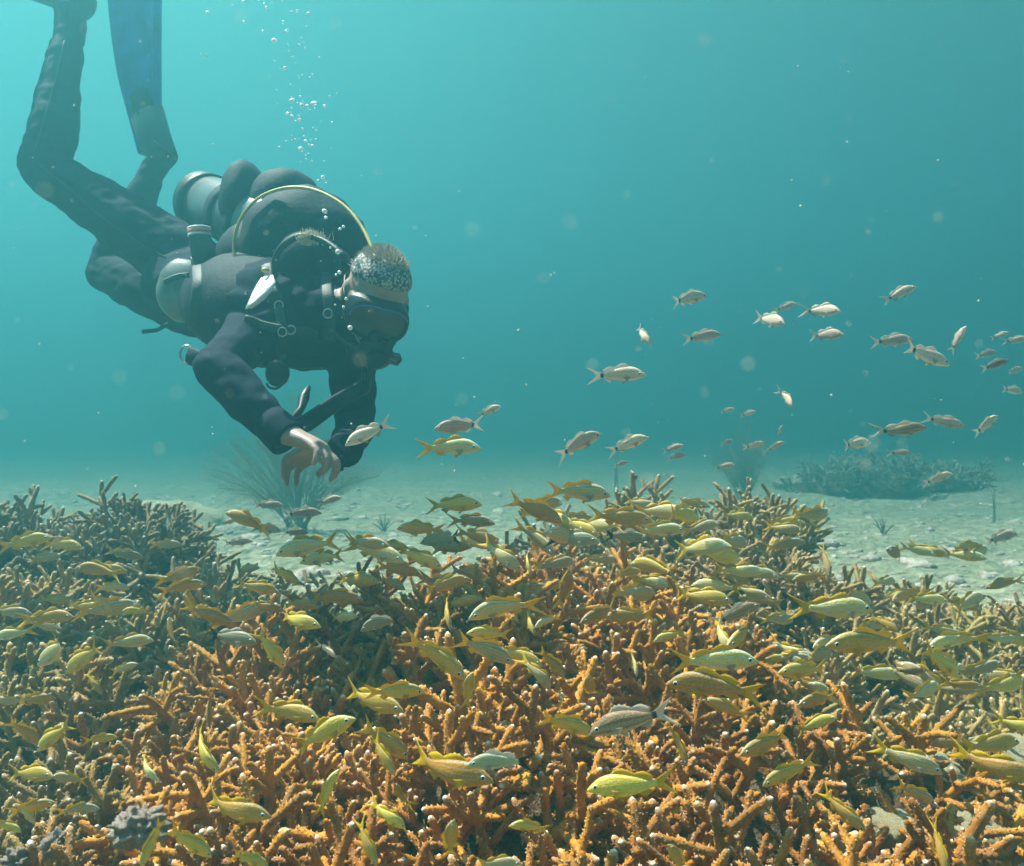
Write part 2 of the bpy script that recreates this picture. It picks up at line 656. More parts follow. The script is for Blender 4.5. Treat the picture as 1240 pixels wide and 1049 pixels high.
BR = [branch_mesh(k) for k in range(22)]


def lump_mesh(name, mat, seed, amp=0.25, nu=28, nv=16, freq=2.2):
    g = G().ball((0, 0, 0), 1.0, nu=nu, nv=nv)
    off = Vector((seed * 3.1, seed * 1.7, seed * 0.9))
    for i, v in enumerate(g.v):
        k = 1 + amp * noise.noise(v * freq + off) + amp * 0.6 * noise.noise(v * freq * 2.3 + off) + amp * .3 * noise.noise(v * freq * 5 + off)
        g.v[i] = v * k
    return g.mesh(name, mat)


BASES = [lump_mesh('base', 'reef_base', s, 0.22, 36, 20, 3.0) for s in range(4)]

ORANGE, BROWN, OLIVE, GREY = (0.50, 0.200, 0.002), (0.42, 0.155, 0.002), (0.46, 0.29, 0.08), (0.34, 0.25, 0.12)
n_col = [0]


def colony(x, y, rx, ry, h, col, label, dens=150, size=1.0, spread=0.75, flat=0.5):
    rnd = random.Random(1000 + n_col[0])
    gz = ground_z(x, y)
    root = empty('staghorn_coral', (x, y, gz))
    tag(root, label, 'coral', 'staghorn coral colonies of the reef')
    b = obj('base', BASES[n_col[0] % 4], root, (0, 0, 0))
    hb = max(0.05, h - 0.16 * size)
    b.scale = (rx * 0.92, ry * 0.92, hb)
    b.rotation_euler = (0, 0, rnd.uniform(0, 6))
    n_col[0] += 1
    n = int(dens * math.pi * rx * ry / (size * size))
    ga = 2.39996
    for i in range(n):
        r = math.sqrt((i + 0.5) / n)
        a = i * ga + rnd.uniform(-.3, .3)
        r = min(1.0, r + rnd.uniform(-.06, .06))
        ux, uy = r * math.cos(a), r * math.sin(a)
        zz = math.sqrt(max(0.02, 1 - r ** 2))
        nrm = Vector((ux / rx * flat, uy / ry * flat, zz / max(hb, .1) * 0.45)).normalized()
        d = (nrm + Vector((rnd.gauss(0, 1), rnd.gauss(0, 1), rnd.gauss(0.15, .6))) * 0.33 * spread + Vector((0, 0, 0.25))).normalized()
        if d.z < -0.1:
            d.z = 0.1
            d.normalize()
        s = size * rnd.uniform(0.78, 1.18)
        pos = Vector((ux * rx, uy * ry, hb * zz)) - d * 0.03 * s
        o = obj('branch', BR[rnd.randrange(len(BR))], root, pos)
        q = d.to_track_quat('Z', 'Y')
        o.rotation_mode = 'QUATERNION'
        from mathutils import Quaternion
        o.rotation_quaternion = q @ Quaternion((0, 0, 1), rnd.uniform(0, 6.28))
        o.scale = (s, s, s * rnd.uniform(0.9, 1.1))
        f = rnd.uniform(0.78, 1.2)
        o.color = (col[0] * f, col[1] * f * rnd.uniform(.92, 1.1), col[2] * f * rnd.uniform(.8, 1.3), 1)
    return root


T = 'thicket of orange brown staghorn coral '
COLS = [
    # front row along the lower edge of the picture
    (-0.66, 1.16, .24, .22, .32, (0.36, 0.16, 0.015), 'dark brown staghorn coral around the grey rock in the lower left corner'),
    (-0.33, 1.12, .24, .24, .42, BROWN, 'brown staghorn coral along the lower edge left of centre'),
    (0.02, 1.10, .24, .24, .43, BROWN, 'brown staghorn coral along the lower edge at the centre'),
    (0.34, 1.12, .22, .24, .43, BROWN, 'dark brown staghorn coral along the lower edge right of centre'),
    (0.60, 1.18, .20, .20, .38, BROWN, 'brown staghorn coral leaning over pale slabs in the lower right corner'),
    # second row
    (-0.80, 1.60, .24, .24, .28, (0.34, 0.19, 0.04), 'brown staghorn coral at the left edge behind the grey rock'),
    (-0.40, 1.52, .28, .26, .42, ORANGE, 'orange staghorn coral with long white tipped fingers pointing left'),
    (0.00, 1.48, .26, .26, .49, ORANGE, 'bright orange dense staghorn coral in the middle of the thicket'),
    (0.36, 1.50, .24, .26, .46, BROWN, 'brown staghorn coral under the largest yellow fish right of centre'),
    (0.72, 1.56, .20, .19, .44, ORANGE, 'splayed orange staghorn colony with bare white tips standing alone at lower right'),
    # third row
    (-1.08, 2.02, .28, .26, .38, (0.38, 0.22, 0.045), 'brown staghorn coral at the left edge below the grey mound'),
    (-0.56, 1.98, .28, .26, .43, ORANGE, 'orange staghorn coral left of centre behind the long fingered one'),
    (-0.08, 1.94, .28, .28, .54, ORANGE, 'orange staghorn coral in the middle below the thick of the fish school'),
    (0.34, 1.96, .24, .26, .53, ORANGE, 'orange staghorn coral right of the middle with a rounded crown'),
    (-1.42, 2.45, .30, .28, .46, OLIVE, 'olive brown staghorn coral at the left edge in front of the grey mound'),
    (-0.90, 2.45, .28, .26, .40, OLIVE, 'olive brown staghorn coral between the grey mound and the orange thicket'),
    (-0.36, 2.40, .26, .24, .48, ORANGE, 'orange staghorn coral at the back edge of the thicket below the divers hands'),
    (0.06, 2.40, .24, .24, .54, ORANGE, 'orange staghorn coral at the back edge of the thicket at the centre'),
    (0.33, 2.34, .20, .20, .56, ORANGE, 'orange staghorn coral with a crown of short pale fingers at the back of the thicket'),
    # grey mound on the left
    (-1.75, 2.95, .34, .30, .57, GREY, 'grey brown staghorn mound cut by the left edge of the picture'),
    (-1.32, 3.00, .28, .28, .57, GREY, 'dark grey staghorn mound left of the sand patch'),
    (-1.05, 2.85, .22, .22, .40, GREY, 'grey staghorn coral on the right slope of the dark mound'),
    (-0.72, 3.05, .26, .22, .30, GREY, 'low grey staghorn coral in front of the sand patch'),
    (-0.22, 3.00, .26, .22, .26, GREY, 'low grey staghorn coral below the yellow fish near the centre'),
    # mound right of centre
    (0.12, 3.20, .24, .22, .42, GREY, 'small grey staghorn tuft left of the pale mound'),
    (0.52, 3.35, .24, .24, .55, OLIVE, 'pale olive staghorn with upright white fingers on the far mound'),
    (0.90, 3.35, .24, .24, .54, OLIVE, 'pale olive staghorn with upright fingers at the right end of the far mound'),
    (0.42, 2.90, .24, .22, .42, OLIVE, 'olive staghorn coral on the near slope of the far mound'),
    (0.82, 2.90, .28, .24, .46, (0.45, 0.27, 0.09), 'tan staghorn coral with crossing branches on the slope of the far mound'),
    # low corals on the right
    (0.70, 2.35, .24, .22, .24, OLIVE, 'low olive staghorn coral just right of the orange thicket'),
    (1.08, 2.60, .26, .22, .22, OLIVE, 'low olive staghorn coral under the green fish right of the far mound'),
    (1.45, 2.75, .26, .22, .20, OLIVE, 'low olive staghorn coral under the green fish near the right edge'),
    (1.05, 2.10, .24, .20, .20, OLIVE, 'low brown staghorn coral behind the splayed orange colony'),
    (1.42, 2.25, .24, .20, .16, OLIVE, 'low brown staghorn coral at the right edge behind the pale slabs'),
    (1.15, 3.15, .22, .20, .20, OLIVE, 'sparse olive staghorn coral at the edge of the right hand sand'),
    (1.52, 3.15, .28, .22, .24, OLIVE, 'low olive staghorn coral at the right where the sand begins'),
    (1.92, 2.95, .28, .24, .24, OLIVE, 'low olive staghorn coral cut by the right edge beside the sand'),
    (1.80, 2.50, .26, .22, .20, OLIVE, 'low olive staghorn coral cut by the right edge below the green fish'),
    # far bush
    (3.50, 9.5, .46, .36, .36, (0.34, 0.3, 0.2), 'left part of the dark coral bush far off on the right hand sand'),
    (4.10, 9.5, .50, .38, .42, (0.34, 0.3, 0.2), 'tall middle part of the dark coral bush far off on the right hand sand'),
    (4.70, 9.6, .42, .36, .32, (0.34, 0.3, 0.2), 'right end of the dark coral bush far off on the right hand sand'),
]
for c in COLS:
    dens, size, spread = 340, 1.0, 1.0
    if c[1] > 6:
        dens, size = 150, 1.5
    if 'low ' in c[6] or 'sparse' in c[6]:
        dens = 170
    if 'splayed' in c[6]:
        dens, spread = 170, 0.8
    if c[1] < 2.2:
        size, dens = size * 1.02, dens * 1.15
    colony(*c, dens=dens, size=size, spread=spread)


# ------------------------------------------------------------------ rocks and rubble
ROCKS = [lump_mesh('rock', 'rock', 20 + s, 0.55, 40, 26, 2.6) for s in range(5)]
SLABS = [lump_mesh('slab', 'slab', 40 + s, 0.30, 24, 14, 1.8) for s in range(4)]


def rock(px, py, d, size, label, cat='rock', group=None, pool=None, rz=0, name='rock'):
    pool = pool or ROCKS
    o = obj(name, pool[len(bpy.data.objects) % len(pool)])
    o.location = P(px, py, d)
    o.scale = size
    if d > 3:
        o.location.z = ground_z(o.location.x, o.location.y) + size[2] * .3
    o.rotation_euler = (random.uniform(-.2, .2), random.uniform(-.2, .2), rz)
    tag(o, label, cat, group)
    return o


rock(168, 1003, 1.12, (.03, .026, .022), 'grey and pink knobbly rock poking out between the lower left branches', rz=.4)
rock(70, 1022, 1.24, (.018, .018, .018), 'smaller pale rock at the bottom left corner beside the grey knobbly rock', rz=1.4)
rock(20, 1044, 1.3, (.02, .018, .018), 'grey rock cut by the lower left corner of the picture', rz=2.0)
rock(1080, 1000, 1.50, (.055, .05, .025), 'pale flat slab under the low branches in the lower right corner', pool=SLABS, rz=.3, name='flat_stone')
rock(1135, 935, 1.70, (.06, .05, .03), 'pale flat slab behind the splayed orange colony', pool=SLABS, rz=1.0, name='flat_stone')
rock(1180, 1010, 1.48, (.05, .05, .03), 'pale flat slab at the right edge near the bottom', pool=SLABS, rz=2.0, name='flat_stone')
rock(1010, 1035, 1.40, (.045, .04, .03), 'pale slab at the bottom left of the splayed orange colony', pool=SLABS, rz=2.6, name='flat_stone')
rock(1215, 915, 1.85, (.08, .06, .03), 'pale flat slab at the right edge below the yellow fish', pool=SLABS, rz=.9, name='flat_stone')
rock(217, 628, 6.6, (.42, .26, .13), 'yellowish low lump on the sand left of the sea plume', pool=SLABS, rz=.1)
rock(965, 560, 10.0, (.22, .18, .10), 'small dim rock on the sand left of the dark bush')

# loose rubble: too many and too small to pick apart
g = G()
proto = [(v.copy()) for v in G().ball((0, 0, 0), 1, nu=7, nv=5).v]
pf = G().ball((0, 0, 0), 1, nu=7, nv=5).f
rnd = random.Random(77)
for i in range(1500):
    y = rnd.uniform(1.2, 9.5) if i % 3 else rnd.uniform(3.4, 6.5)
    x = rnd.uniform(-0.7, 0.75) * y + (0.35 if rnd.random() < .5 else 0)
    s = rnd.uniform(.006, .028) * (1.0 if rnd.random() < .9 else 2.2)
    z = ground_z(x, y)
    a, fl = rnd.uniform(0, 6.3), rnd.uniform(.35, .9)
    el = rnd.uniform(1, 2.4)
    vs = []
    for v in proto:
        k = 1 + .5 * noise.noise(v * 1.7 + Vector((i, 0, 0)))
        vx, vy = v.x * el * k * s, v.y * k * s
        vs.append((x + vx * math.cos(a) - vy * math.sin(a), y + vx * math.sin(a) + vy * math.cos(a), z + v.z * k * s * fl))
    g.add(vs, pf)
rb = obj('rubble', g.mesh('rubble', 'rock'))
tag(rb, 'scattered coral rubble lying over the sand', 'rubble', kind='stuff')


# ------------------------------------------------------------------ gorgonians
def sea_plume(px, py, d, label, height, width, n, seed, lean=0.0, feather=True):
    rnd = random.Random(seed)
    base = P(px, py, d)
    base.z = ground_z(base.x, base.y) - 0.02
    root = empty('sea_plume', base)
    tag(root, label, 'soft coral', 'soft corals on the sand')
    obj('holdfast', G().tube([(0, 0, 0), (0, 0, height * .03), (0.01, 0, height * .06)], [height * .06, height * .045, height * .02], 8).mesh('holdfast', 'gorgonian'), root)
    for i in range(n):
        f = (i + 0.5) / n * 2 - 1
        a = f * width + rnd.gauss(0, .08)
        L = height * rnd.uniform(.75, 1.05) * (1 - .25 * abs(f))
        yaw = rnd.uniform(-.6, .6)
        pts = []
        for k in range(9):
            t = k / 8
            ang = a * (0.45 + .75 * t) + lean * t
            if k == 0:
                p = Vector((rnd.gauss(0, .03) * height, rnd.gauss(0, .03) * height, height * .015))
            else:
                p = p + Vector((math.sin(ang), math.sin(yaw) * .35, math.cos(ang))) * L / 8
            pts.append(p.copy())
        g = G().tube(pts, [.0075 - .0045 * k / 8 for k in range(9)], 5)
        if feather:
            for k in range(2, 8):
                for q in range(3):
                    t = q / 3
                    p = pts[k].lerp(pts[k + 1], t)
                    dirv = (pts[k + 1] - pts[k]).normalized()
                    for s in (-1, 1):
                        o2 = Vector((dirv.z, rnd.uniform(-.5, .5), -dirv.x)) * s
                        e = p + (dirv * 1.0 + o2 * .6).normalized() * rnd.uniform(.05, .09) * height / .6
                        m_ = p.lerp(e, .5) + dirv * -.006
                        g.tube([p, m_, e], [.0024, .002, .0012], 4, cap=False)
        obj('stem', g.mesh('stem', 'gorgonian'), root)
    return root


sea_plume(362, 642, 6.4, 'feathery grey sea plume standing on the sand below the divers hands', .95, 1.25, 34, 3, -.12)
sea_plume(900, 600, 8.4, 'dim upright sea plume behind the pale coral mound', .82, .5, 16, 5, -.05)
sea_plume(1205, 625, 6.9, 'thin single rod shaped soft coral near the right edge', .36, .15, 3, 12, 0, False)
sea_plume(745, 585, 9.6, 'thin faint rod shaped soft coral above the centre of the reef', .7, .08, 3, 13, 0, False)
sea_plume(1070, 640, 6.1, 'small sparse soft coral on the right hand sand', .16, 1.0, 7, 14, 0, False)
sea_plume(465, 632, 6.5, 'small sparse soft coral on the sand patch behind the diver', .15, 1.1, 7, 15, 0, False)

# ------------------------------------------------------------------ the water itself
def haze_material():
    m = bpy.data.materials.new('sea_water')
    m.use_nodes = True
    nt = m.node_tree
    nt.nodes.clear()
    o = N(nt, 'ShaderNodeOutputMaterial')
    v = N(nt, 'ShaderNodeVolumePrincipled')
    v.inputs['Color'].default_value = (0.029, 0.119, 0.138, 1)
    v.inputs['Absorption Color'].default_value = (0.292, 0.442, 0.473, 1)
    v.inputs['Density'].default_value = 0.40
    v.inputs['Anisotropy'].default_value = 0.70
    nt.links.new(v.outputs[0], o.inputs['Volume'])
    return m


M['haze'] = haze_material()
x0, x1, y0, y1, z0, z1 = -59, 59, -13.5, 89, -8.0, SURF + 0.05
hz = obj('haze', mesh('haze', [(x0, y0, z0), (x1, y0, z0), (x1, y1, z0), (x0, y1, z0), (x0, y0, z1), (x1, y0, z1), (x1, y1, z1), (x0, y1, z1)],
         [(0, 3, 2, 1), (4, 5, 6, 7), (0, 1, 5, 4), (1, 2, 6, 5), (2, 3, 7, 6), (3, 0, 4, 7)], 'haze', smooth=False))
hz['kind'] = 'stuff'
hz['label'] = 'clear turquoise sea water filling the whole scene'
hz['category'] = 'water'

# ------------------------------------------------------------------ fish
ST = [  # t, top, bottom, half width, centre height
    (0.000, .006, .006, .005, -.022), (0.020, .024, .018, .016, -.018), (0.055, .050, .036, .030, -.012), (0.100, .080, .056, .042, -.006),
    (0.160, .110, .078, .053, 0), (0.230, .133, .095, .060, 0), (0.310, .143, .104, .063, 0), (0.400, .138, .106, .061, 0),
    (0.490, .120, .098, .054, 0), (0.580, .094, .080, .043, 0), (0.660, .066, .059, .031, .001), (0.720, .048, .045, .021, .002),
    (0.770, .041, .039, .014, .003), (0.800, .040, .038, .008, .003)]


def bendy(t, k):
    s = max(0, t - .28)
    return k * s * s


def fish_meshes(kind, k):
    mats = {'yellow': ('yellow_body', 'yellow_fin', 'yellow_fin'), 'pale': ('pale_body', 'yellow_fin', 'yellow_fin'),
            'silver': ('silver_body', 'pale_fin', 'pale_fin'), 'brown': ('brown_body', 'pale_fin', 'pale_fin'),
            'blacktail': ('grey_body', 'pale_fin', 'black_fin')}[kind]
    X = lambda t: 0.5 - t
    V = lambda t, y, z: (X(t), y + bendy(t, k), z)
    st = spline(ST, 2)
    n = 16
    vs, fs, hv, lt = [], [], [], []
    for (t, a, b, w, cz) in st:
        for j in range(n):
            th = 2 * math.pi * j / n
            z = math.sin(th)
            y = math.copysign(abs(math.cos(th)) ** 0.9, math.cos(th))
            vs.append(V(t, y * w, cz + z * 1.03 * (a if z > 0 else b)))
            hv.append(z)
            lt.append(t)
    m = len(st)
    for i in range(m - 1):
        for j in range(n):
            j2 = (j + 1) % n
            fs.append((i * n + j, (i + 1) * n + j, (i + 1) * n + j2, i * n + j2))
    fs.append(tuple(range(n)))
    fs.append(tuple((m - 1) * n + j for j in reversed(range(n))))
    body = mesh('body', vs, fs, mats[0])
    for nm, val in (('hv', hv), ('lt', lt)):
        a_ = body.attributes.new(nm, 'FLOAT', 'POINT')
        a_.data.foreach_set('value', val)
    out = {'body': body}

    def fin(name, rows, mat, ydir=0.0, y0=0.0, th=.004):
        """rows: list of (t, z_root, t_tip, z_tip) along the fin"""
        v, f = [], []
        for (t, z, t2, z2) in rows:
            for s in (1, -1):
                v.append(V(t, y0 + s * th, z))
                v.append(V((t + t2) / 2, y0 + ydir * .5 + s * th * .6, (z + z2) / 2))
                v.append(V(t2, y0 + ydir + s * th * .15, z2))
        for i in range(len(rows) - 1):
            a, b = i * 6, (i + 1) * 6
            f += [(a, b, b + 1, a + 1), (a + 1, b + 1, b + 2, a + 2), (a + 4, b + 4, b + 3, a + 3), (a + 5, b + 5, b + 4, a + 4), (a + 2, b + 2, b + 5, a + 5)]
        e = (len(rows) - 1) * 6
        f += [(0, 1, 4, 3), (1, 2, 5, 4), (e + 3, e + 4, e + 1, e), (e + 4, e + 5, e + 2, e + 1)]
        return mesh(name, v, f, mat)

    # forked tail
    rows = []
    for i in range(13):
        u = -1 + 2 * i / 12
        reach = .875 + .165 * abs(u) ** 1.2
        rows.append((.775, .003 + .040 * u, reach, .003 + .170 * u))
    out['tail_fin'] = fin('tail_fin', rows, mats[2], th=.0045)
    # dorsal: spiny front then soft lobe
    rows = []
    top = lambda t: float(np.interp(t, [s[0] for s in ST], [s[1] * 1.03 + s[4] for s in ST]))
    bot = lambda t: float(np.interp(t, [s[0] for s in ST], [-s[2] * 1.03 + s[4] for s in ST]))
    for i in range(19):
        t = .25 + .45 * i / 18
        q = i / 18
        h = .058 * math.sin(math.pi * min(1, q / .62) ** .7) if q < .6 else .018 + .042 * math.sin(math.pi * (q - .56) / .46)
        h = max(.006, h) * (1 + (.16 if i % 2 else -.10) * (q < .6))
        rows.append((t, top(t) - .012, t + .05 + .02 * q, top(t) + h))
    out['dorsal_fin'] = fin('dorsal_fin', rows, mats[1], th=.0035)
    rows = []
    for i in range(8):
        q = i / 7
        t = .575 + .11 * q
        rows.append((t, bot(t) + .012, t + .06, bot(t) - .068 * (1 - .72 * q) * (0.5 if i == 0 else 1)))
    out['anal_fin'] = fin('anal_fin', rows, mats[1], th=.0035)
    for s, nm in ((1, 'pelvic_l'), (-1, 'pelvic_r')):
        rows = []
        for i in range(6):
            q = i / 5
            t = .315 + .03 * q
            rows.append((t, -.088, t + .075 + .03 * (1 - q), -.098 - .062 * (1 - .6 * q)))
        out[nm] = fin('pelvic_fin', rows, mats[1], ydir=s * .022, y0=s * .022, th=.003)
    for s, nm in ((1, 'pect_l'), (-1, 'pect_r')):
        rows = []
        for i in range(7):
            q = i / 6
            rows.append((.265 + .012 * q, -.012 - .035 * q, .265 + .135 * (1 - .55 * q), -.025 - .085 * q))
        out[nm] = fin('pectoral_fin', rows, 'pale_fin' if kind != 'yellow' else 'yellow_fin', ydir=s * .032, y0=s * .055, th=.0028)
    eye = G().ball((0, 0, 0), (.026, .011, .026), nu=14, nv=8).mesh('eye', 'eye_ring')
    pupil = G().ball((0, 0, 0), (.019, .008, .019), nu=12, nv=7).mesh('pupil', 'dark_eye')
    out['eye'], out['pupil'] = eye, pupil
    return out


KIT = {(kd, bi): fish_meshes(kd, b) for kd in ('yellow', 'pale', 'silver', 'brown', 'blacktail') for bi, b in enumerate((0.0, 0.38, -0.38, .9))}
FISH_ITEMS = []


def fish(px, py, ln, ang, kind='yellow', d=None, yaw=0.0, detail=True, jitter=True):
    rnd = random.Random(int(px * 31 + py * 17))
    if d is None:
        if py > 690:
            d = 0.84 * min(0.66 * F / (py - 420), 2.75)
        else:
            d = 2.35
    yaw = yaw + (rnd.uniform(-22, 22) if jitter and yaw == 0 else 0)
    a, yw = R(ang), R(yaw)
    n = ((CR * math.cos(a) + CU * math.sin(a)) * math.cos(yw) - CF * math.sin(yw)).normalized()
    up0 = Vector((0, 0, 1)) if abs(n.z) < .9 else CR * (1 if rnd.random() < .5 else -1)
    up = (up0 - n * up0.dot(n)).normalized()
    up = Matrix.Rotation(R(rnd.uniform(-12, 12)), 3, n) @ up
    side = up.cross(n)
    L = ln * d / F / max(.45, math.cos(yw))
    root = empty('fish', P(px, py, d))
    mt = Matrix((n, side, up)).transposed().to_4x4()
    root.matrix_world = Matrix.Translation(P(px, py, d)) @ mt @ Matrix.Scale(L, 4)
    bi = rnd.choice((0, 0, 1, 2, 1, 2, 3)) if kind != 'silver' else rnd.choice((0, 0, 1, 2))
    bk = (0.0, 0.38, -0.38, .9)[bi]
    kit = KIT[(kind, bi)]
    obj('body', kit['body'], root)
    obj('tail_fin', kit['tail_fin'], root)
    obj('dorsal_fin', kit['dorsal_fin'], root)
    if detail:
        obj('anal_fin', kit['anal_fin'], root)
        obj('pelvic_fin', kit['pelvic_l'], root)
        obj('pelvic_fin', kit['pelvic_r'], root)
        obj('pectoral_fin', kit['pect_l'], root)
        obj('pectoral_fin', kit['pect_r'], root)
    for s in (1, -1):
        e = obj('eye', kit['eye'], root, (.5 - .108, s * .0405, .022))
        if detail:
            obj('pupil', kit['pupil'], e, (0.001, s * .0065, 0))
    FISH_ITEMS.append((root, px, py, ln, ang % 360, kind, d, yaw))
    return root


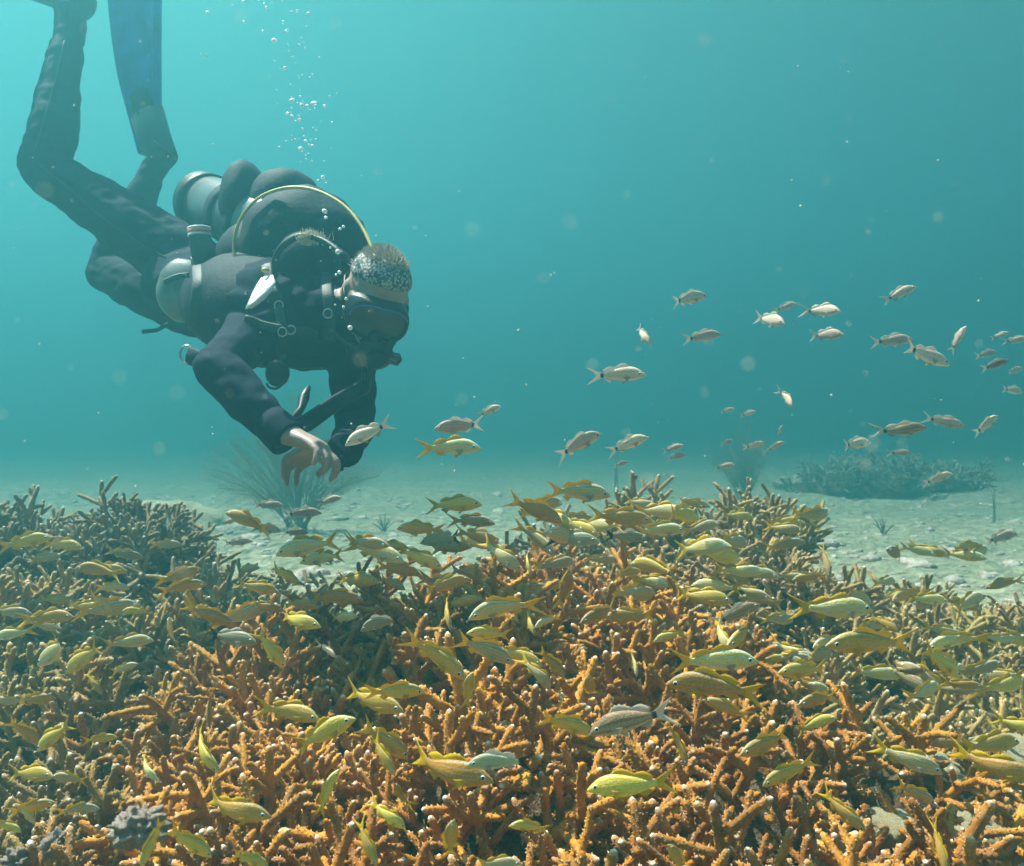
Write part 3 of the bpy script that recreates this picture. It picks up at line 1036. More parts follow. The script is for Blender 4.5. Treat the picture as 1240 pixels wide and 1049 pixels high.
FISH = [
    # pale fish in the open water on the right
    (833, 362, 52, 12, 'silver', 2.3), (778, 406, 30, -55, 'silver', 2.4, 35), (850, 408, 48, 9, 'silver', 2.5), (749, 454, 64, -1, 'silver', 2.0),
    (932, 388, 26, -30, 'silver', 2.6, 62), (952, 372, 30, 20, 'silver', 2.9), (996, 377, 28, -10, 'silver', 2.6, 58), (1001, 406, 28, -5, 'silver', 2.8, 55),
    (1089, 356, 44, 24, 'silver', 2.5), (1080, 413, 50, 5, 'silver', 2.4), (1120, 431, 68, -18, 'silver', 1.9), (1160, 411, 32, 72, 'silver', 2.3, 30),
    (1211, 406, 20, 20, 'silver', 3.4), (1230, 412, 28, 10, 'silver', 2.9), (1194, 429, 30, 12, 'silver', 3.2), (1205, 442, 36, 18, 'brown', 2.8),
    (1228, 449, 26, 12, 'silver', 3.2), (1226, 473, 32, -5, 'silver', 3.4), (953, 482, 22, -80, 'silver', 2.6, 55),
    (1092, 522, 58, 10, 'brown', 2.2), (1143, 511, 46, -14, 'silver', 2.5), (1194, 515, 44, 32, 'silver', 2.3), (1035, 538, 46, 6, 'silver', 2.7),
    (1090, 549, 28, 2, 'silver', 3.3), (1135, 580, 40, 20, 'silver', 3.0), (881, 497, 18, 15, 'silver', 3.8), (906, 501, 22, 15, 'silver', 3.7),
    (880, 536, 18, 20, 'silver', 3.9), (914, 540, 28, 15, 'silver', 3.3), (939, 541, 26, 28, 'silver', 3.3), (945, 522, 14, 75, 'silver', 3.8),
    (877, 565, 26, 12, 'silver', 3.0), (815, 543, 26, 18, 'silver', 3.5), (819, 553, 24, 12, 'silver', 3.5), (752, 562, 20, 15, 'silver', 3.6),
    (699, 538, 66, 24, 'silver', 2.0), (760, 538, 54, 20, 'silver', 2.2), (592, 498, 32, 24, 'silver', 2.6), (557, 517, 62, 184, 'silver', 2.0),
    (546, 542, 74, 0, 'pale', 1.9), (446, 525, 64, 206, 'silver', 1.75),
    (325, 612, 36, -2, 'silver', 3.0), (366, 622, 46, 2, 'silver', 2.9), (398, 606, 34, 12, 'silver', 3.1), (322, 641, 40, -4, 'silver', 2.8),
    (275, 632, 24, 10, 'silver', 3.2), (288, 657, 32, 4, 'silver', 3.0), (357, 645, 36, 2, 'silver', 2.9), (1210, 651, 48, 12, 'silver', 2.9),
    # yellow fish above the back of the thicket
    (700, 596, 82, -6, 'pale', 2.0), (550, 612, 68, 2, 'yellow', 2.1), (572, 631, 56, -5, 'pale', 2.3), (648, 618, 74, -24, 'yellow', 2.0),
    (752, 628, 78, -4, 'yellow', 2.1), (800, 642, 60, 2, 'pale', 2.4), (510, 641, 60, 178, 'yellow', 2.0), (538, 653, 62, 190, 'blacktail', 2.2),
    (692, 654, 66, 0, 'blacktail', 2.1), (757, 650, 54, -6, 'blacktail', 2.2), (608, 674, 60, -38, 'pale', 1.9), (638, 680, 30, -70, 'yellow', 2.1, 40),
    (456, 668, 74, -16, 'pale', 1.95), (374, 662, 84, 193, 'pale', 2.0), (392, 676, 60, 190, 'pale', 2.2), (472, 662, 46, -4, 'yellow', 2.3),
    (508, 676, 62, -24, 'yellow', 2.0), (546, 664, 52, 6, 'yellow', 2.3), (580, 655, 50, 4, 'pale', 2.4), (432, 703, 58, 0, 'yellow', 1.95),
    (482, 690, 56, -14, 'yellow', 2.0), (407, 724, 66, -8, 'yellow'), (366, 733, 44, -6, 'yellow'), (475, 706, 36, -30, 'pale', 2.1),
    (358, 753, 66, -6, 'yellow'), (541, 708, 58, 14, 'yellow', 1.9), (560, 730, 48, 12, 'yellow', 2.0), (607, 734, 84, 198, 'pale', 1.6),
    (640, 753, 30, -60, 'yellow', None, 45), (661, 752, 30, 200, 'pale', None, 40), (463, 752, 60, 204, 'blacktail'), (530, 794, 86, -36, 'yellow', 1.45),
    (586, 786, 80, -28, 'pale', 1.42), (592, 768, 54, 172, 'yellow', 1.55), (628, 794, 62, -20, 'yellow', 1.5), (668, 802, 52, -50, 'yellow', 1.4),
    (653, 818, 50, -54, 'pale', 1.42), (397, 787, 26, -30, 'silver', 1.6, 35), (328, 788, 54, -60, 'yellow', 1.55), (540, 742, 40, -70, 'yellow', 1.8, 30),
    (415, 748, 40, 10, 'pale', 1.9), (700, 628, 46, -8, 'pale', 2.6), (775, 610, 40, -10, 'pale', 2.6),
    # over the front of the thicket
    (352, 862, 78, -8, 'yellow'), (450, 850, 84, -8, 'yellow'), (478, 838, 72, -4, 'yellow', 1.35), (391, 890, 92, 30, 'yellow'),
    (466, 898, 74, -42, 'yellow'), (463, 916, 54, -52, 'yellow', 1.22), (540, 936, 118, -4, 'yellow'), (604, 922, 78, 183, 'blacktail', 1.05),
    (569, 834, 46, 82, 'yellow', 1.38, 25), (396, 958, 56, 62, 'yellow'), (470, 990, 52, -36, 'yellow'), (443, 1022, 58, -60, 'yellow'),
    (547, 1016, 60, 84, 'yellow', None, 25), (482, 962, 36, 100, 'yellow', 1.2, 30), (604, 1046, 56, 0, 'pale'), (243, 912, 68, -36, 'yellow'),
    (282, 984, 96, -4, 'yellow'), (230, 1020, 66, -44, 'yellow'), (184, 1020, 56, 250, 'yellow', None, 20), (303, 1040, 50, -30, 'yellow'),
    (176, 932, 42, -32, 'pale'), (121, 895, 38, 2, 'yellow'), (84, 943, 44, 170, 'pale'), (95, 979, 50, -2, 'pale'), (38, 978, 56, 12, 'yellow'),
    (32, 985, 34, -58, 'pale'), (8, 1000, 40, -20, 'yellow'), (252, 856, 48, -76, 'yellow', None, 25), (113, 828, 34, -48, 'yellow'),
    (72, 788, 78, 212, 'pale', 1.6), (104, 797, 72, 214, 'yellow', 1.75), (42, 848, 52, 6, 'yellow', 1.6), (66, 892, 64, 218, 'yellow', 1.5),
    (30, 886, 52, -50, 'yellow', 1.55), (10, 850, 40, 180, 'pale', 1.7), (38, 938, 66, 4, 'yellow', 1.4), (150, 810, 36, 20, 'pale', 1.7),
    (60, 748, 64, 4, 'yellow', 1.7), (12, 742, 54, -4, 'pale', 1.8), (16, 768, 50, 190, 'pale', 2.0), (128, 690, 54, -2, 'yellow', 2.1),
    (138, 711, 44, 0, 'pale', 2.1), (32, 656, 62, 10, 'yellow', 2.2), (78, 660, 50, -4, 'yellow', 2.3), (54, 676, 44, 10, 'pale', 2.4),
    (150, 672, 46, -10, 'pale', 2.5), (122, 728, 36, -48, 'pale', 2.1), (166, 740, 34, 176, 'yellow', 2.1), (206, 766, 44, 80, 'pale', 1.9, 30),
    (252, 746, 64, -22, 'yellow', 1.75), (281, 773, 66, -4, 'blacktail', 1.65), (232, 732, 40, 100, 'yellow', 1.9, 20), (312, 712, 50, -18, 'yellow', 2.1),
    (322, 736, 44, -10, 'yellow', 2.0), (345, 697, 44, -30, 'yellow', 2.2), (298, 690, 36, 12, 'pale', 2.4), (200, 660, 40, 2, 'pale', 2.6),
    # right of the middle
    (866, 830, 112, 183, 'yellow', 1.25), (880, 858, 60, 160, 'yellow', 1.4), (764, 872, 108, 200, 'brown', 1.15), (686, 876, 74, -24, 'yellow', 1.2),
    (763, 953, 104, 188, 'yellow', 1.05), (823, 900, 52, -74, 'yellow', 1.25, 20), (716, 836, 46, 100, 'yellow', 1.4, 25), (769, 802, 30, -88, 'pale', 1.55, 35),
    (866, 801, 104, 2, 'pale', 1.45), (900, 770, 56, 190, 'yellow', 1.6, 48), (892, 744, 64, 22, 'brown', 1.75), (728, 745, 56, 190, 'yellow', 1.65, 35),
    (762, 747, 62, 182, 'yellow', 1.68), (758, 694, 40, 4, 'yellow', 1.9), (683, 712, 50, 76, 'yellow', 1.9, 25), (790, 704, 34, -10, 'pale', 1.95, 40),
    (852, 724, 68, -4, 'yellow', 1.9), (872, 772, 44, -50, 'pale', 1.65, 35), (840, 610, 40, -10, 'yellow', 2.6), (894, 625, 40, -6, 'yellow', 2.6),
    (810, 770, 40, 200, 'yellow', 1.8), (930, 902, 78, 190, 'yellow', 1.3), (956, 935, 74, 206, 'yellow', 1.2), (1020, 984, 62, -36, 'yellow', 1.15),
    (1100, 921, 84, -18, 'pale', 1.25), (1108, 961, 60, -28, 'pale', 1.3), (1206, 932, 92, -2, 'yellow', 1.2), (1200, 902, 84, 0, 'yellow', 1.35),
    (1138, 1026, 62, -82, 'yellow', 1.15, 20), (1053, 779, 112, 180, 'yellow', 1.5), (1012, 738, 98, -2, 'pale', 1.7), (1155, 774, 70, 202, 'pale', 1.7),
    (1140, 802, 72, -38, 'yellow', 1.65), (1123, 726, 50, -4, 'pale', 2.0), (1171, 730, 60, 14, 'pale', 1.95), (975, 813, 72, 178, 'yellow', 1.7),
    (1104, 815, 36, 14, 'brown', 1.8), (1188, 812, 58, 20, 'pale', 1.85), (1215, 818, 46, 190, 'pale', 1.95), (990, 848, 58, 180, 'yellow', 1.6, 30),
    (988, 876, 52, 20, 'yellow', 1.5), (1070, 755, 34, -30, 'yellow', 1.9, 30), (1165, 830, 46, 0, 'yellow', 1.75), (1215, 775, 40, 0, 'pale', 2.1),
    (1150, 900, 50, 180, 'yellow', 1.6), (1236, 880, 60, -12, 'yellow', 1.5), (640, 1000, 48, 170, 'yellow', 1.15), (820, 1040, 50, 120, 'yellow', 1.05),
    (1000, 680, 40, -84, 'pale', 2.2, 25), (950, 660, 50, 12, 'pale', 2.4), (980, 700, 40, 190, 'yellow', 2.2), (930, 800, 44, 10, 'yellow', 1.9),
]
for f in FISH:
    fish(*f)

# the dim crowd over the low corals on both sides
rnd = random.Random(21)
CROWD = []
for i in range(92):
    if i >= 52:
        px, py = rnd.gauss(700, 130), rnd.uniform(610, 720)
    elif i < 40:
        px, py = rnd.uniform(905, 1238), rnd.uniform(660, 850)
        if py < 690 and px < 1000:
            py += 40
    else:
        px, py = rnd.uniform(0, 330), rnd.uniform(690, 800)
    d = 0.80 * min(0.92 * F / (py - 420), 3.4) if i < 40 else rnd.uniform(1.9, 2.6)
    ang = rnd.choice((0, 0, 0, 0, 180)) + rnd.gauss(-4, 12)
    fish(px, py, rnd.uniform(.085, .12) * F / d, ang, rnd.choice(('pale', 'yellow', 'pale')), d, rnd.choice((0, 0, 35, -40)), detail=False)


def where(px, py):
    if py < 480:
        return 'in open water at the right'
    if py < 600 and px > 780:
        return 'above the distant bush'
    if py < 580:
        return 'in mid water beside diver'
    if py < 680 and px < 420:
        return 'over sand below the diver' if px > 220 else 'before the grey mound'
    if py < 700 and px < 860:
        return 'behind the orange thicket'
    if px < 220:
        return 'over the left reef end'
    if px > 900:
        return 'over low corals at right' if py < 860 else 'around the splayed colony'
    if py < 770:
        return 'over the rear thicket'
    return 'over the front left coral' if px < 500 else 'over the front right coral'


def pose(ang, yaw):
    if abs(yaw) > 50:
        return 'seen head on'
    a = (ang + 180) % 360 - 180
    if abs(a) <= 12:
        return 'facing right'
    if abs(a) >= 168:
        return 'facing left'
    if 12 < a < 60:
        return 'rising rightward'
    if -60 < a < -12:
        return 'nosing down rightward'
    if a <= -120:
        return 'nosing down leftward'
    if a >= 120:
        return 'rising leftward'
    return 'pointing straight up' if a > 0 else 'diving straight down'


LOOK = {'yellow': 'yellow striped fish', 'pale': 'pale blue striped fish', 'silver': 'silvery pale fish', 'brown': 'brown backed fish', 'blacktail': 'black tailed fish'}
ONES = ['first', 'second', 'third', 'fourth', 'fifth', 'sixth', 'seventh', 'eighth', 'ninth', 'tenth', 'eleventh', 'twelfth', 'thirteenth', 'fourteenth', 'fifteenth',
        'sixteenth', 'seventeenth', 'eighteenth', 'nineteenth', 'twentieth']
ORD = ONES + ['twenty-' + w for w in ONES[:9]] + ['thirtieth'] + ['thirty-' + w for w in ONES[:9]] + ['fortieth'] + ['forty-' + w for w in ONES[:9]]
buckets = {}
for it in FISH_ITEMS:
    key = (LOOK[it[5]], pose(it[4], it[7]), where(it[1], it[2]))
    buckets.setdefault(key, []).append(it)
for key, its in buckets.items():
    its.sort(key=lambda t: t[1])
    for i, it in enumerate(its):
        s = ' '.join(key)
        if len(its) == 2:
            s += ', ' + ('left' if i == 0 else 'right') + ' one'
        elif len(its) > 2:
            s += ', ' + (ORD[i] + ' from left' if i < len(ORD) else 'last')
        tag(it[0], s, 'fish', 'fish schooling over the reef')

# ------------------------------------------------------------------ the diver
def lerpP(a, b, t):
    return a + (b - a) * t


VOX = 0.0048
BODY = G()
TAGS = []        # (kind, point, radius): which surface is skin


def limb(pts, rad, n=14, wide=None, skin=False, sub=6):
    sp = spline([tuple(p) + (r if isinstance(r, tuple) else (r, r)) for p, r in zip(pts, rad)], sub)
    BODY.tube([Vector(s[:3]) for s in sp], [(s[3], s[4]) for s in sp], n, wide=wide)
    BODY.ball(sp[0][:3], min(sp[0][3], sp[0][4]) * 0.98, nu=14, nv=8)
    BODY.ball(sp[-1][:3], min(sp[-1][3], sp[-1][4]) * 0.98, nu=14, nv=8)
    for s in sp:
        TAGS.append((1 if skin else 0, tuple(s[:3]), max(s[3], s[4])))


pelvis, waist, chest, neck0 = Q((240, 345, 2.72), (285, 362, 2.55), (352, 378, 2.36), (405, 378, 2.22))
spine = (neck0 - pelvis).normalized()
rsh, lsh = Q((302, 408, 2.24), (424, 412, 2.34))
across = (lsh - rsh)
across = (across - spine * across.dot(spine)).normalized()
dorsal = across.cross(spine).normalized()
if dorsal.z < 0:
    dorsal = -dorsal
limb([pelvis - spine * .06, pelvis, waist, chest, lerpP(chest, neck0, .6)],
     [(.15, .12), (.17, .135), (.155, .125), (.19, .145), (.13, .10)], 20, wide=across)
# shoulders
limb([rsh, lerpP(rsh, lsh, .5) + dorsal * .02, lsh], [.075, .105, .075], 14)
# head position and frame
head = P(455, 361, 2.20)
HU = (CR * 0.36 + CU * 0.86 - CF * 0.40).normalized()
HF0 = (-CF * 0.86 + CR * 0.34 - CU * 0.22)
HF = (HF0 - HU * HF0.dot(HU)).normalized()
HR = HF.cross(HU).normalized()      # towards the left of the picture


def hp(r, f, u):
    return head + HR * r + HF * f + HU * u


limb([lerpP(chest, neck0, .7), neck0, hp(0, -.03, -.06)], [.08, .066, .06], 14)
limb([hp(0, -.035, -.07), hp(0, -.02, -.03)], [.056, .06], 14, skin=True)
# skull, jaw, nose, ears
for c, r in ((hp(0, -.012, .032), (.074, .094, .088)), (hp(0, .022, -.045), (.056, .060, .062)), (hp(0, .05, -.086), (.034, .03, .024)),
             (hp(0, .03, .0), (.062, .058, .07))):
    BODY.ball(c, r, (HR, HF, HU), 22, 14)
    TAGS.append((1, tuple(c), sum(r) / 3))
limb([hp(0, .075, .015), hp(0, .09, -.025)], [.011, .017], 10, skin=True, sub=3)
for s in (1, -1):
    BODY.ball(hp(.074 * s, -.01, -.005), (.012, .02, .034), (HR, HF, HU), 14, 10)
    TAGS.append((1, tuple(hp(.074 * s, -.01, -.005)), .03))
# arms
relb, rwr = Q((261, 446, 2.06), (336, 520, 1.99))
lelb, lwr = Q((431, 516, 2.26), (420, 540, 2.11))
limb([rsh, lerpP(rsh, relb, .5), relb], [.072, .060, .052], 14)
limb([relb, lerpP(relb, rwr, .35), rwr], [.052, .053, .040], 14)
limb([lsh, lerpP(lsh, lelb, .5), lelb], [.072, .060, .050], 14)
limb([lelb, lerpP(lelb, lwr, .4), lwr], [.050, .048, .037], 14)


def hand(wr, tip, curl, thumb_side, spread):
    """bare forearm end, palm and five bent fingers"""
    d = (tip - wr).normalized()
    cu = (curl - d * curl.dot(d)).normalized()
    sd = d.cross(cu).normalized() * thumb_side
    limb([wr - d * .02, wr + d * .03], [(.036, .029), (.031, .024)], 12, wide=sd, skin=True, sub=3)
    limb([wr + d * .02, wr + d * .06, wr + d * .105], [(.029, .020), (.040, .019), (.041, .015)], 14, wide=sd, skin=True, sub=4)
    for i, (o, L) in enumerate(((.031, .070), (.0105, .079), (-.0105, .073), (-.030, .056))):
        b = wr + d * (.100 - abs(i - 1) * .004) + sd * o
        sp = sd * (o * spread)
        p1 = b + (d * .9 + cu * .35 + sp).normalized() * L * .45
        p2 = p1 + (d * .55 + cu * .85 + sp * .5).normalized() * L * .32
        p3 = p2 + (d * .05 + cu * 1.0).normalized() * L * .26
        limb([b - d * .02, p1, p2, p3], [.0098, .0090, .0080, .0068], 8, skin=True, sub=3)
    b = wr + d * .042 + sd * .033
    p1 = b + (d * .55 + sd * .75 + cu * .3).normalized() * .036
    p2 = p1 + (d * .85 + sd * .1 + cu * .55).normalized() * .030
    limb([b - sd * .012, p1, p2], [.0135, .0115, .009], 8, skin=True, sub=3)


rtip, ltip = P(412, 552, 1.93), P(352, 556, 2.14)
hand(rwr + (rtip - rwr).normalized() * .02, rtip, -CU * .95 - CF * .25, 1, 9)
hand(lwr + (ltip - lwr).normalized() * .02, ltip, -CU * .8 - CF * .3, -1, 9)
# legs: the near leg reaches up and left, the far one is folded behind it
rhip, rkn, ran, rtoe = Q((232, 322, 2.70), (50, 203, 2.72), (84, 42, 2.84), (88, -14, 2.90))
limb([rhip, lerpP(rhip, rkn, .35), lerpP(rhip, rkn, .75), rkn], [.105, .098, .080, .068], 16)
limb([rkn, lerpP(rkn, ran, .3) + CR * .012, lerpP(rkn, ran, .7), ran], [.068, .073, .056, .047], 16)
limb([ran, lerpP(ran, rtoe, .5), rtoe], [.047, .05, .05], 12)
lhip, lkn, lan, ltoe = Q((238, 372, 2.80), (128, 330, 3.05), (186, 205, 3.10), (205, 170, 3.08))
limb([lhip, lerpP(lhip, lkn, .5), lkn], [.100, .090, .066], 16)
limb([lkn, lerpP(lkn, lan, .35), lan], [.064, .066, .042], 16)
heel = P(203, 190, 3.10)
limb([lan, heel], [.043, .036], 12)
limb([heel, P(182, 150, 3.12), P(172, 118, 3.13)], [.038, .045, .038], 12)
# crotch filler
limb([rhip, pelvis, lhip], [.10, .12, .10], 14)

tmp = obj('tmp_body', BODY.mesh('tmp', 'neoprene'))
md = tmp.modifiers.new('remesh', 'REMESH')
md.mode = 'VOXEL'
md.voxel_size = VOX
md.use_smooth_shade = True
sm = tmp.modifiers.new('smooth', 'SMOOTH')
sm.iterations = 3
sm.factor = 0.5
dg = bpy.context.evaluated_depsgraph_get()
body_me = bpy.data.meshes.new_from_object(tmp.evaluated_get(dg))
body_me.name = 'body'
bpy.data.objects.remove(tmp, do_unlink=True)
# skin or suit by nearest limb
co = np.empty(len(body_me.vertices) * 3, np.float32)
body_me.vertices.foreach_get('co', co)
co = co.reshape(-1, 3)
tg_p = np.array([t[1] for t in TAGS], np.float32)
tg_r = np.array([t[2] for t in TAGS], np.float32)
tg_k = np.array([t[0] for t in TAGS])
near = np.empty(len(co), int)
for i in range(0, len(co), 4000):
    dd = np.linalg.norm(co[i:i + 4000, None, :] - tg_p[None], axis=2) - tg_r[None]
    near[i:i + 4000] = dd.argmin(1)
vk = tg_k[near]
# folds of the suit at the joints
nrm = np.empty(len(co) * 3, np.float32)
body_me.vertex_normals.foreach_get('vector', nrm)
nrm = nrm.reshape(-1, 3)
amp = np.array([0 if k else .0062 for k in vk])
fold = np.array([noise.noise(Vector((float(c[0]) * 9, float(c[1]) * 9, float(c[2]) * 22))) + .6 * noise.noise(Vector((float(c[0]) * 26, float(c[1]) * 26, float(c[2]) * 40))) for c in co])
co += nrm * (fold * amp)[:, None]
body_me.vertices.foreach_set('co', co.reshape(-1))
body_me.materials.clear()
body_me.materials.append(M['neoprene'])
body_me.materials.append(M['skin'])
loops = np.empty(len(body_me.loops), int)
body_me.loops.foreach_get('vertex_index', loops)
starts = np.empty(len(body_me.polygons), int)
body_me.polygons.foreach_get('loop_start', starts)
body_me.polygons.foreach_set('material_index', vk[loops[starts]])
body_me.polygons.foreach_set('use_smooth', [True] * len(body_me.polygons))
body_me.update()

PB = pelvis.copy()
person = empty('person', PB)
tag(person, 'diver in a black wetsuit swimming head down towards the camera, hands together', 'person')
PINV = Matrix.Translation(-PB)


def ppart(name, g, mat, parent=None, off=None, smooth=True):
    """mesh in world coordinates -> child at the thing's origin"""
    o = obj(name, g.mesh(name, mat, smooth, off if off is not None else PB), parent or person)
    return o


body_me.transform(PINV)
obj('body', body_me, person)

# swim fins
def fin_blade(root, pts, widths, wdir, nrm, mat, th=.012, rails=True):
    sp = spline([tuple(p) + (w,) for p, w in zip(pts, widths)], 6)
    k = len(sp)
    vs, fs = [], []
    m = 9
    for i, s in enumerate(sp):
        c = Vector(s[:3])
        for sgn in (1, -1):
            for j in range(m):
                u = -1 + 2 * j / (m - 1)
                rib = .010 * (abs(u) > .88) + .0035 * math.cos(u * 9)
                vs.append(c + wdir * (u * s[3]) + nrm * (sgn * (th * (1 - .6 * i / k) + (rib if rails else 0)) + .018 * (1 - u * u)))
    st = 2 * m
    for i in range(k - 1):
        a, b = i * st, (i + 1) * st
        for j in range(m - 1):
            fs.append((a + j, a + j + 1, b + j + 1, b + j))
            fs.append((a + m + j + 1, a + m + j, b + m + j, b + m + j + 1))
        fs.append((a, b, b + m, a + m))
        fs.append((a + m - 1, a + 2 * m - 1, b + 2 * m - 1, b + m - 1))
    e = (k - 1) * st
    for j in range(m - 1):
        fs.append((j, m + j, m + j + 1, j + 1))
        fs.append((e + j + 1, e + m + j + 1, e + m + j, e + j))
    return G().add(vs, fs)


wd = (CR * 0.93 - CF * 0.37).normalized()
nr = (CF * 0.93 + CR * 0.37).normalized()
f1 = ppart('swim_fin', fin_blade(None, Q((187, 186, 3.10), (176, 140, 3.12), (168, 80, 3.12), (163, 0, 3.10), (160, -110, 3.05)),
                                 [.055, .062, .088, .108, .112], wd, nr, 'blue_fin'), 'blue_fin')
f1['label'] = 'dark blue swim fin pointing straight up'
ppart('foot_pocket', G().tube(Q((201, 194, 3.10), (188, 172, 3.11), (178, 138, 3.12)), [(.045, .045), (.06, .055), (.068, .04)], 14, wide=wd), 'rubber', f1, PB)
st1 = ppart('heel_strap', G().tube(spline([tuple(p) for p in Q((186, 172, 3.04), (204, 186, 3.04), (212, 192, 3.10), (206, 190, 3.17), (190, 172, 3.18))], 4), .007, 6), 'rubber', f1, PB)
wd2 = (CU * .55 + CF * .83).normalized()
nr2 = (CU * .83 - CF * .55).normalized()
f2 = ppart('swim_fin', fin_blade(None, Q((92, -12, 2.90), (50, -18, 2.90), (-20, -10, 2.88), (-110, 0, 2.86), (-190, 4, 2.85)),
                                 [.055, .065, .09, .105, .11], wd2, nr2, 'blue_fin'), 'neoprene')
f2['label'] = 'black swim fin pointing left out of the picture'
ppart('foot_pocket', G().tube(Q((100, 8, 2.88), (82, -8, 2.90), (40, -16, 2.90)), [.052, .058, (.07, .04)], 14, wide=wd2), 'rubber', f2, PB)

# hair: short strands over the crown
g = G()
rnd = random.Random(4)
for i in range(2600):
    th, ph = rnd.uniform(0, 6.283), rnd.uniform(0, 0.8) + (.6 if rnd.random() < .25 else 0)
    dv = (HR * (math.sin(ph) * math.cos(th)) + HF * (math.sin(ph) * math.sin(th) * 1.0) + HU * math.cos(ph))
    p = hp(0, -.012, .032) + HR * (.074 * math.sin(ph) * math.cos(th)) + HF * (.094 * math.sin(ph) * math.sin(th)) + HU * (.088 * math.cos(ph))
    if ph > .8 and math.sin(th) > -.2:
        continue
    e = p + (dv + Vector((rnd.gauss(0, .25), rnd.gauss(0, .25), rnd.gauss(0, .25))) * .6 - HF * .9 + HR * .25).normalized() * rnd.uniform(.008, .017)
    g.tube([p - dv * .002, e], [.0013, .0005], 3, cap=False)
ppart('hair', g, 'hair')

# headband: a band round the forehead
def ring(cf, cu, rr, rf, n=40, off=0.0, tilt=0.0):
    return [hp(rr * math.cos(2 * math.pi * i / n), cf + rf * math.sin(2 * math.pi * i / n), cu + tilt * math.sin(2 * math.pi * i / n)) for i in range(n)]


vs, fs = [], []
n = 48
prof = [(.044, -.002), (.047, .003), (.060, .005), (.078, .005), (.090, .005), (.100, .004), (.102, -.002)]
for (u, ex) in prof:
    for i in range(n):
        a = 2 * math.pi * i / n
        uu = u + .010 * math.sin(a)
        k = math.sqrt(max(.04, 1 - ((uu - .032) / .088) ** 2))
        w_ = ex + .0012 * math.sin(a * 9) + .001 * math.sin(a * 17 + u * 200)
        vs.append(hp((.074 * k + w_) * math.cos(a), -.012 + (.094 * k + w_) * math.sin(a), uu))
for r in range(len(prof) - 1):
    for i in range(n):
        fs.append((r * n + i, r * n + (i + 1) % n, (r + 1) * n + (i + 1) % n, (r + 1) * n + i))
hb = ppart('headband', G().add(vs, fs), 'bandana')
hb['label'] = 'black and white patterned headband'
sol = hb.modifiers.new('solidify', 'SOLIDIFY')
sol.thickness = .003

# dive mask: skirt, rim, lens, strap
def oval(f, w, hgt, n=32, cu=.0, wrap=.35, nose=0.0):
    out = []
    for i in range(n):
        a = 2 * math.pi * i / n
        x = w * math.copysign(abs(math.cos(a)) ** .75, math.cos(a))
        z = hgt * math.copysign(abs(math.sin(a)) ** .8, math.sin(a))
        out.append(hp(x, f - wrap * x * x / .1, cu + z))
    return out


CUM = -.024
rings = [oval(.052, .078, .052, cu=CUM, wrap=.9), oval(.080, .080, .054, cu=CUM, wrap=.7), oval(.100, .079, .050, cu=CUM, wrap=.5), oval(.112, .076, .046, cu=CUM, wrap=.35),
         oval(.112, .070, .040, cu=CUM, wrap=.35), oval(.104, .069, .039, cu=CUM, wrap=.35)]
vs = [p for r in rings for p in r]
fs = [(r * 32 + i, r * 32 + (i + 1) % 32, (r + 1) * 32 + (i + 1) % 32, (r + 1) * 32 + i) for r in range(5) for i in range(32)]
mk = ppart('dive_mask', G().add(vs, fs), 'rubber')
mk['label'] = 'black dive mask with a blue rim'
lens = oval(.1045, .0695, .0395, cu=CUM, wrap=.35)
cpt = hp(0, .1065, CUM)
vs = lens + [cpt] + [p - HF * .003 for p in lens] + [cpt - HF * .003]
fs = [(i, (i + 1) % 32, 32) for i in range(32)] + [(33 + (i + 1) % 32, 33 + i, 65) for i in range(32)]
ppart('lens', G().add(vs, fs), 'lens', mk, PB)
ppart('rim', G().tube([oval(.1130, .071, .041, cu=CUM, wrap=.35)[i % 32] for i in range(0, 15)], .0017, 6), 'blue_rim', mk, PB)
ppart('nose_pocket', G().ball(hp(0, .108, -.062), (.019, .018, .02), (HR, HF, HU), 14, 10), 'rubber', mk, PB)
for s in (1, -1):
    ppart('strap', G().tube([hp(.078 * s, .045, -.02), hp(.083 * s, .01, -.008), hp(.078 * s, -.05, .012), hp(.045 * s, -.098, .03), hp(0, -.11, .032)],
                            [(.013, .003)] * 5, 8, wide=HU), 'rubber', mk, PB)
# regulator in the mouth: belongs to the scuba set
SB = P(350, 300, 2.45)
scuba = empty('scuba_set', SB)
tag(scuba, 'black buoyancy vest with grey tank and yellow hose on the divers back', 'scuba gear')


def spart(name, g, mat, parent=None, smooth=True):
    return obj(name, g.mesh(name, mat, smooth, SB), parent or scuba)


rg = G().ball(hp(-.012, .112, -.100), (.046, .030, .040), (HR, HF, HU), 20, 12)
rg.tube([hp(.05, .102, -.105), hp(-.075, .102, -.105)], [.014, .016], 10)
reg = spart('regulator', rg, 'rubber')
spart('purge_button', G().ball(hp(-.012, .137, -.101), (.026, .010, .024), (HR, HF, HU), 16, 8), 'nylon', reg)
spart('mouthpiece', G().tube([hp(0, .092, -.097), hp(0, .055, -.082)], [(.024, .013), (.022, .011)], 10, wide=HR), 'rubber', reg)

# tank along the back, lower end towards the upper left
ta, tb = P(247, 246, 2.82), P(392, 300, 2.36)
tax = (tb - ta).normalized()
tk = G().tube([ta, ta + tax * .012, ta + tax * .04, ta + tax * .3, tb - tax * .12, tb - tax * .06, tb], [.055, .078, .090, .092, .090, .065, .03], 32)
tank = spart('tank', tk, 'tank')
spart('tank_valve', G().tube([tb, tb + tax * .05], [.022, .02], 12).tube([tb + tax * .03 - across * .05, tb + tax * .03 + across * .05], .016, 10), 'steel', tank)
bt = G().tube([ta - tax * .012, ta + tax * .05], [.097, .097], 32, capk=.08)
spart('tank_boot', bt, 'rubber', tank)
for q in (.22, .34):
    spart('tank_band', G().tube([ta + tax * (q - .025), ta + tax * (q + .025)], [.0955, .0955], 32, capk=.01), 'nylon', tank)

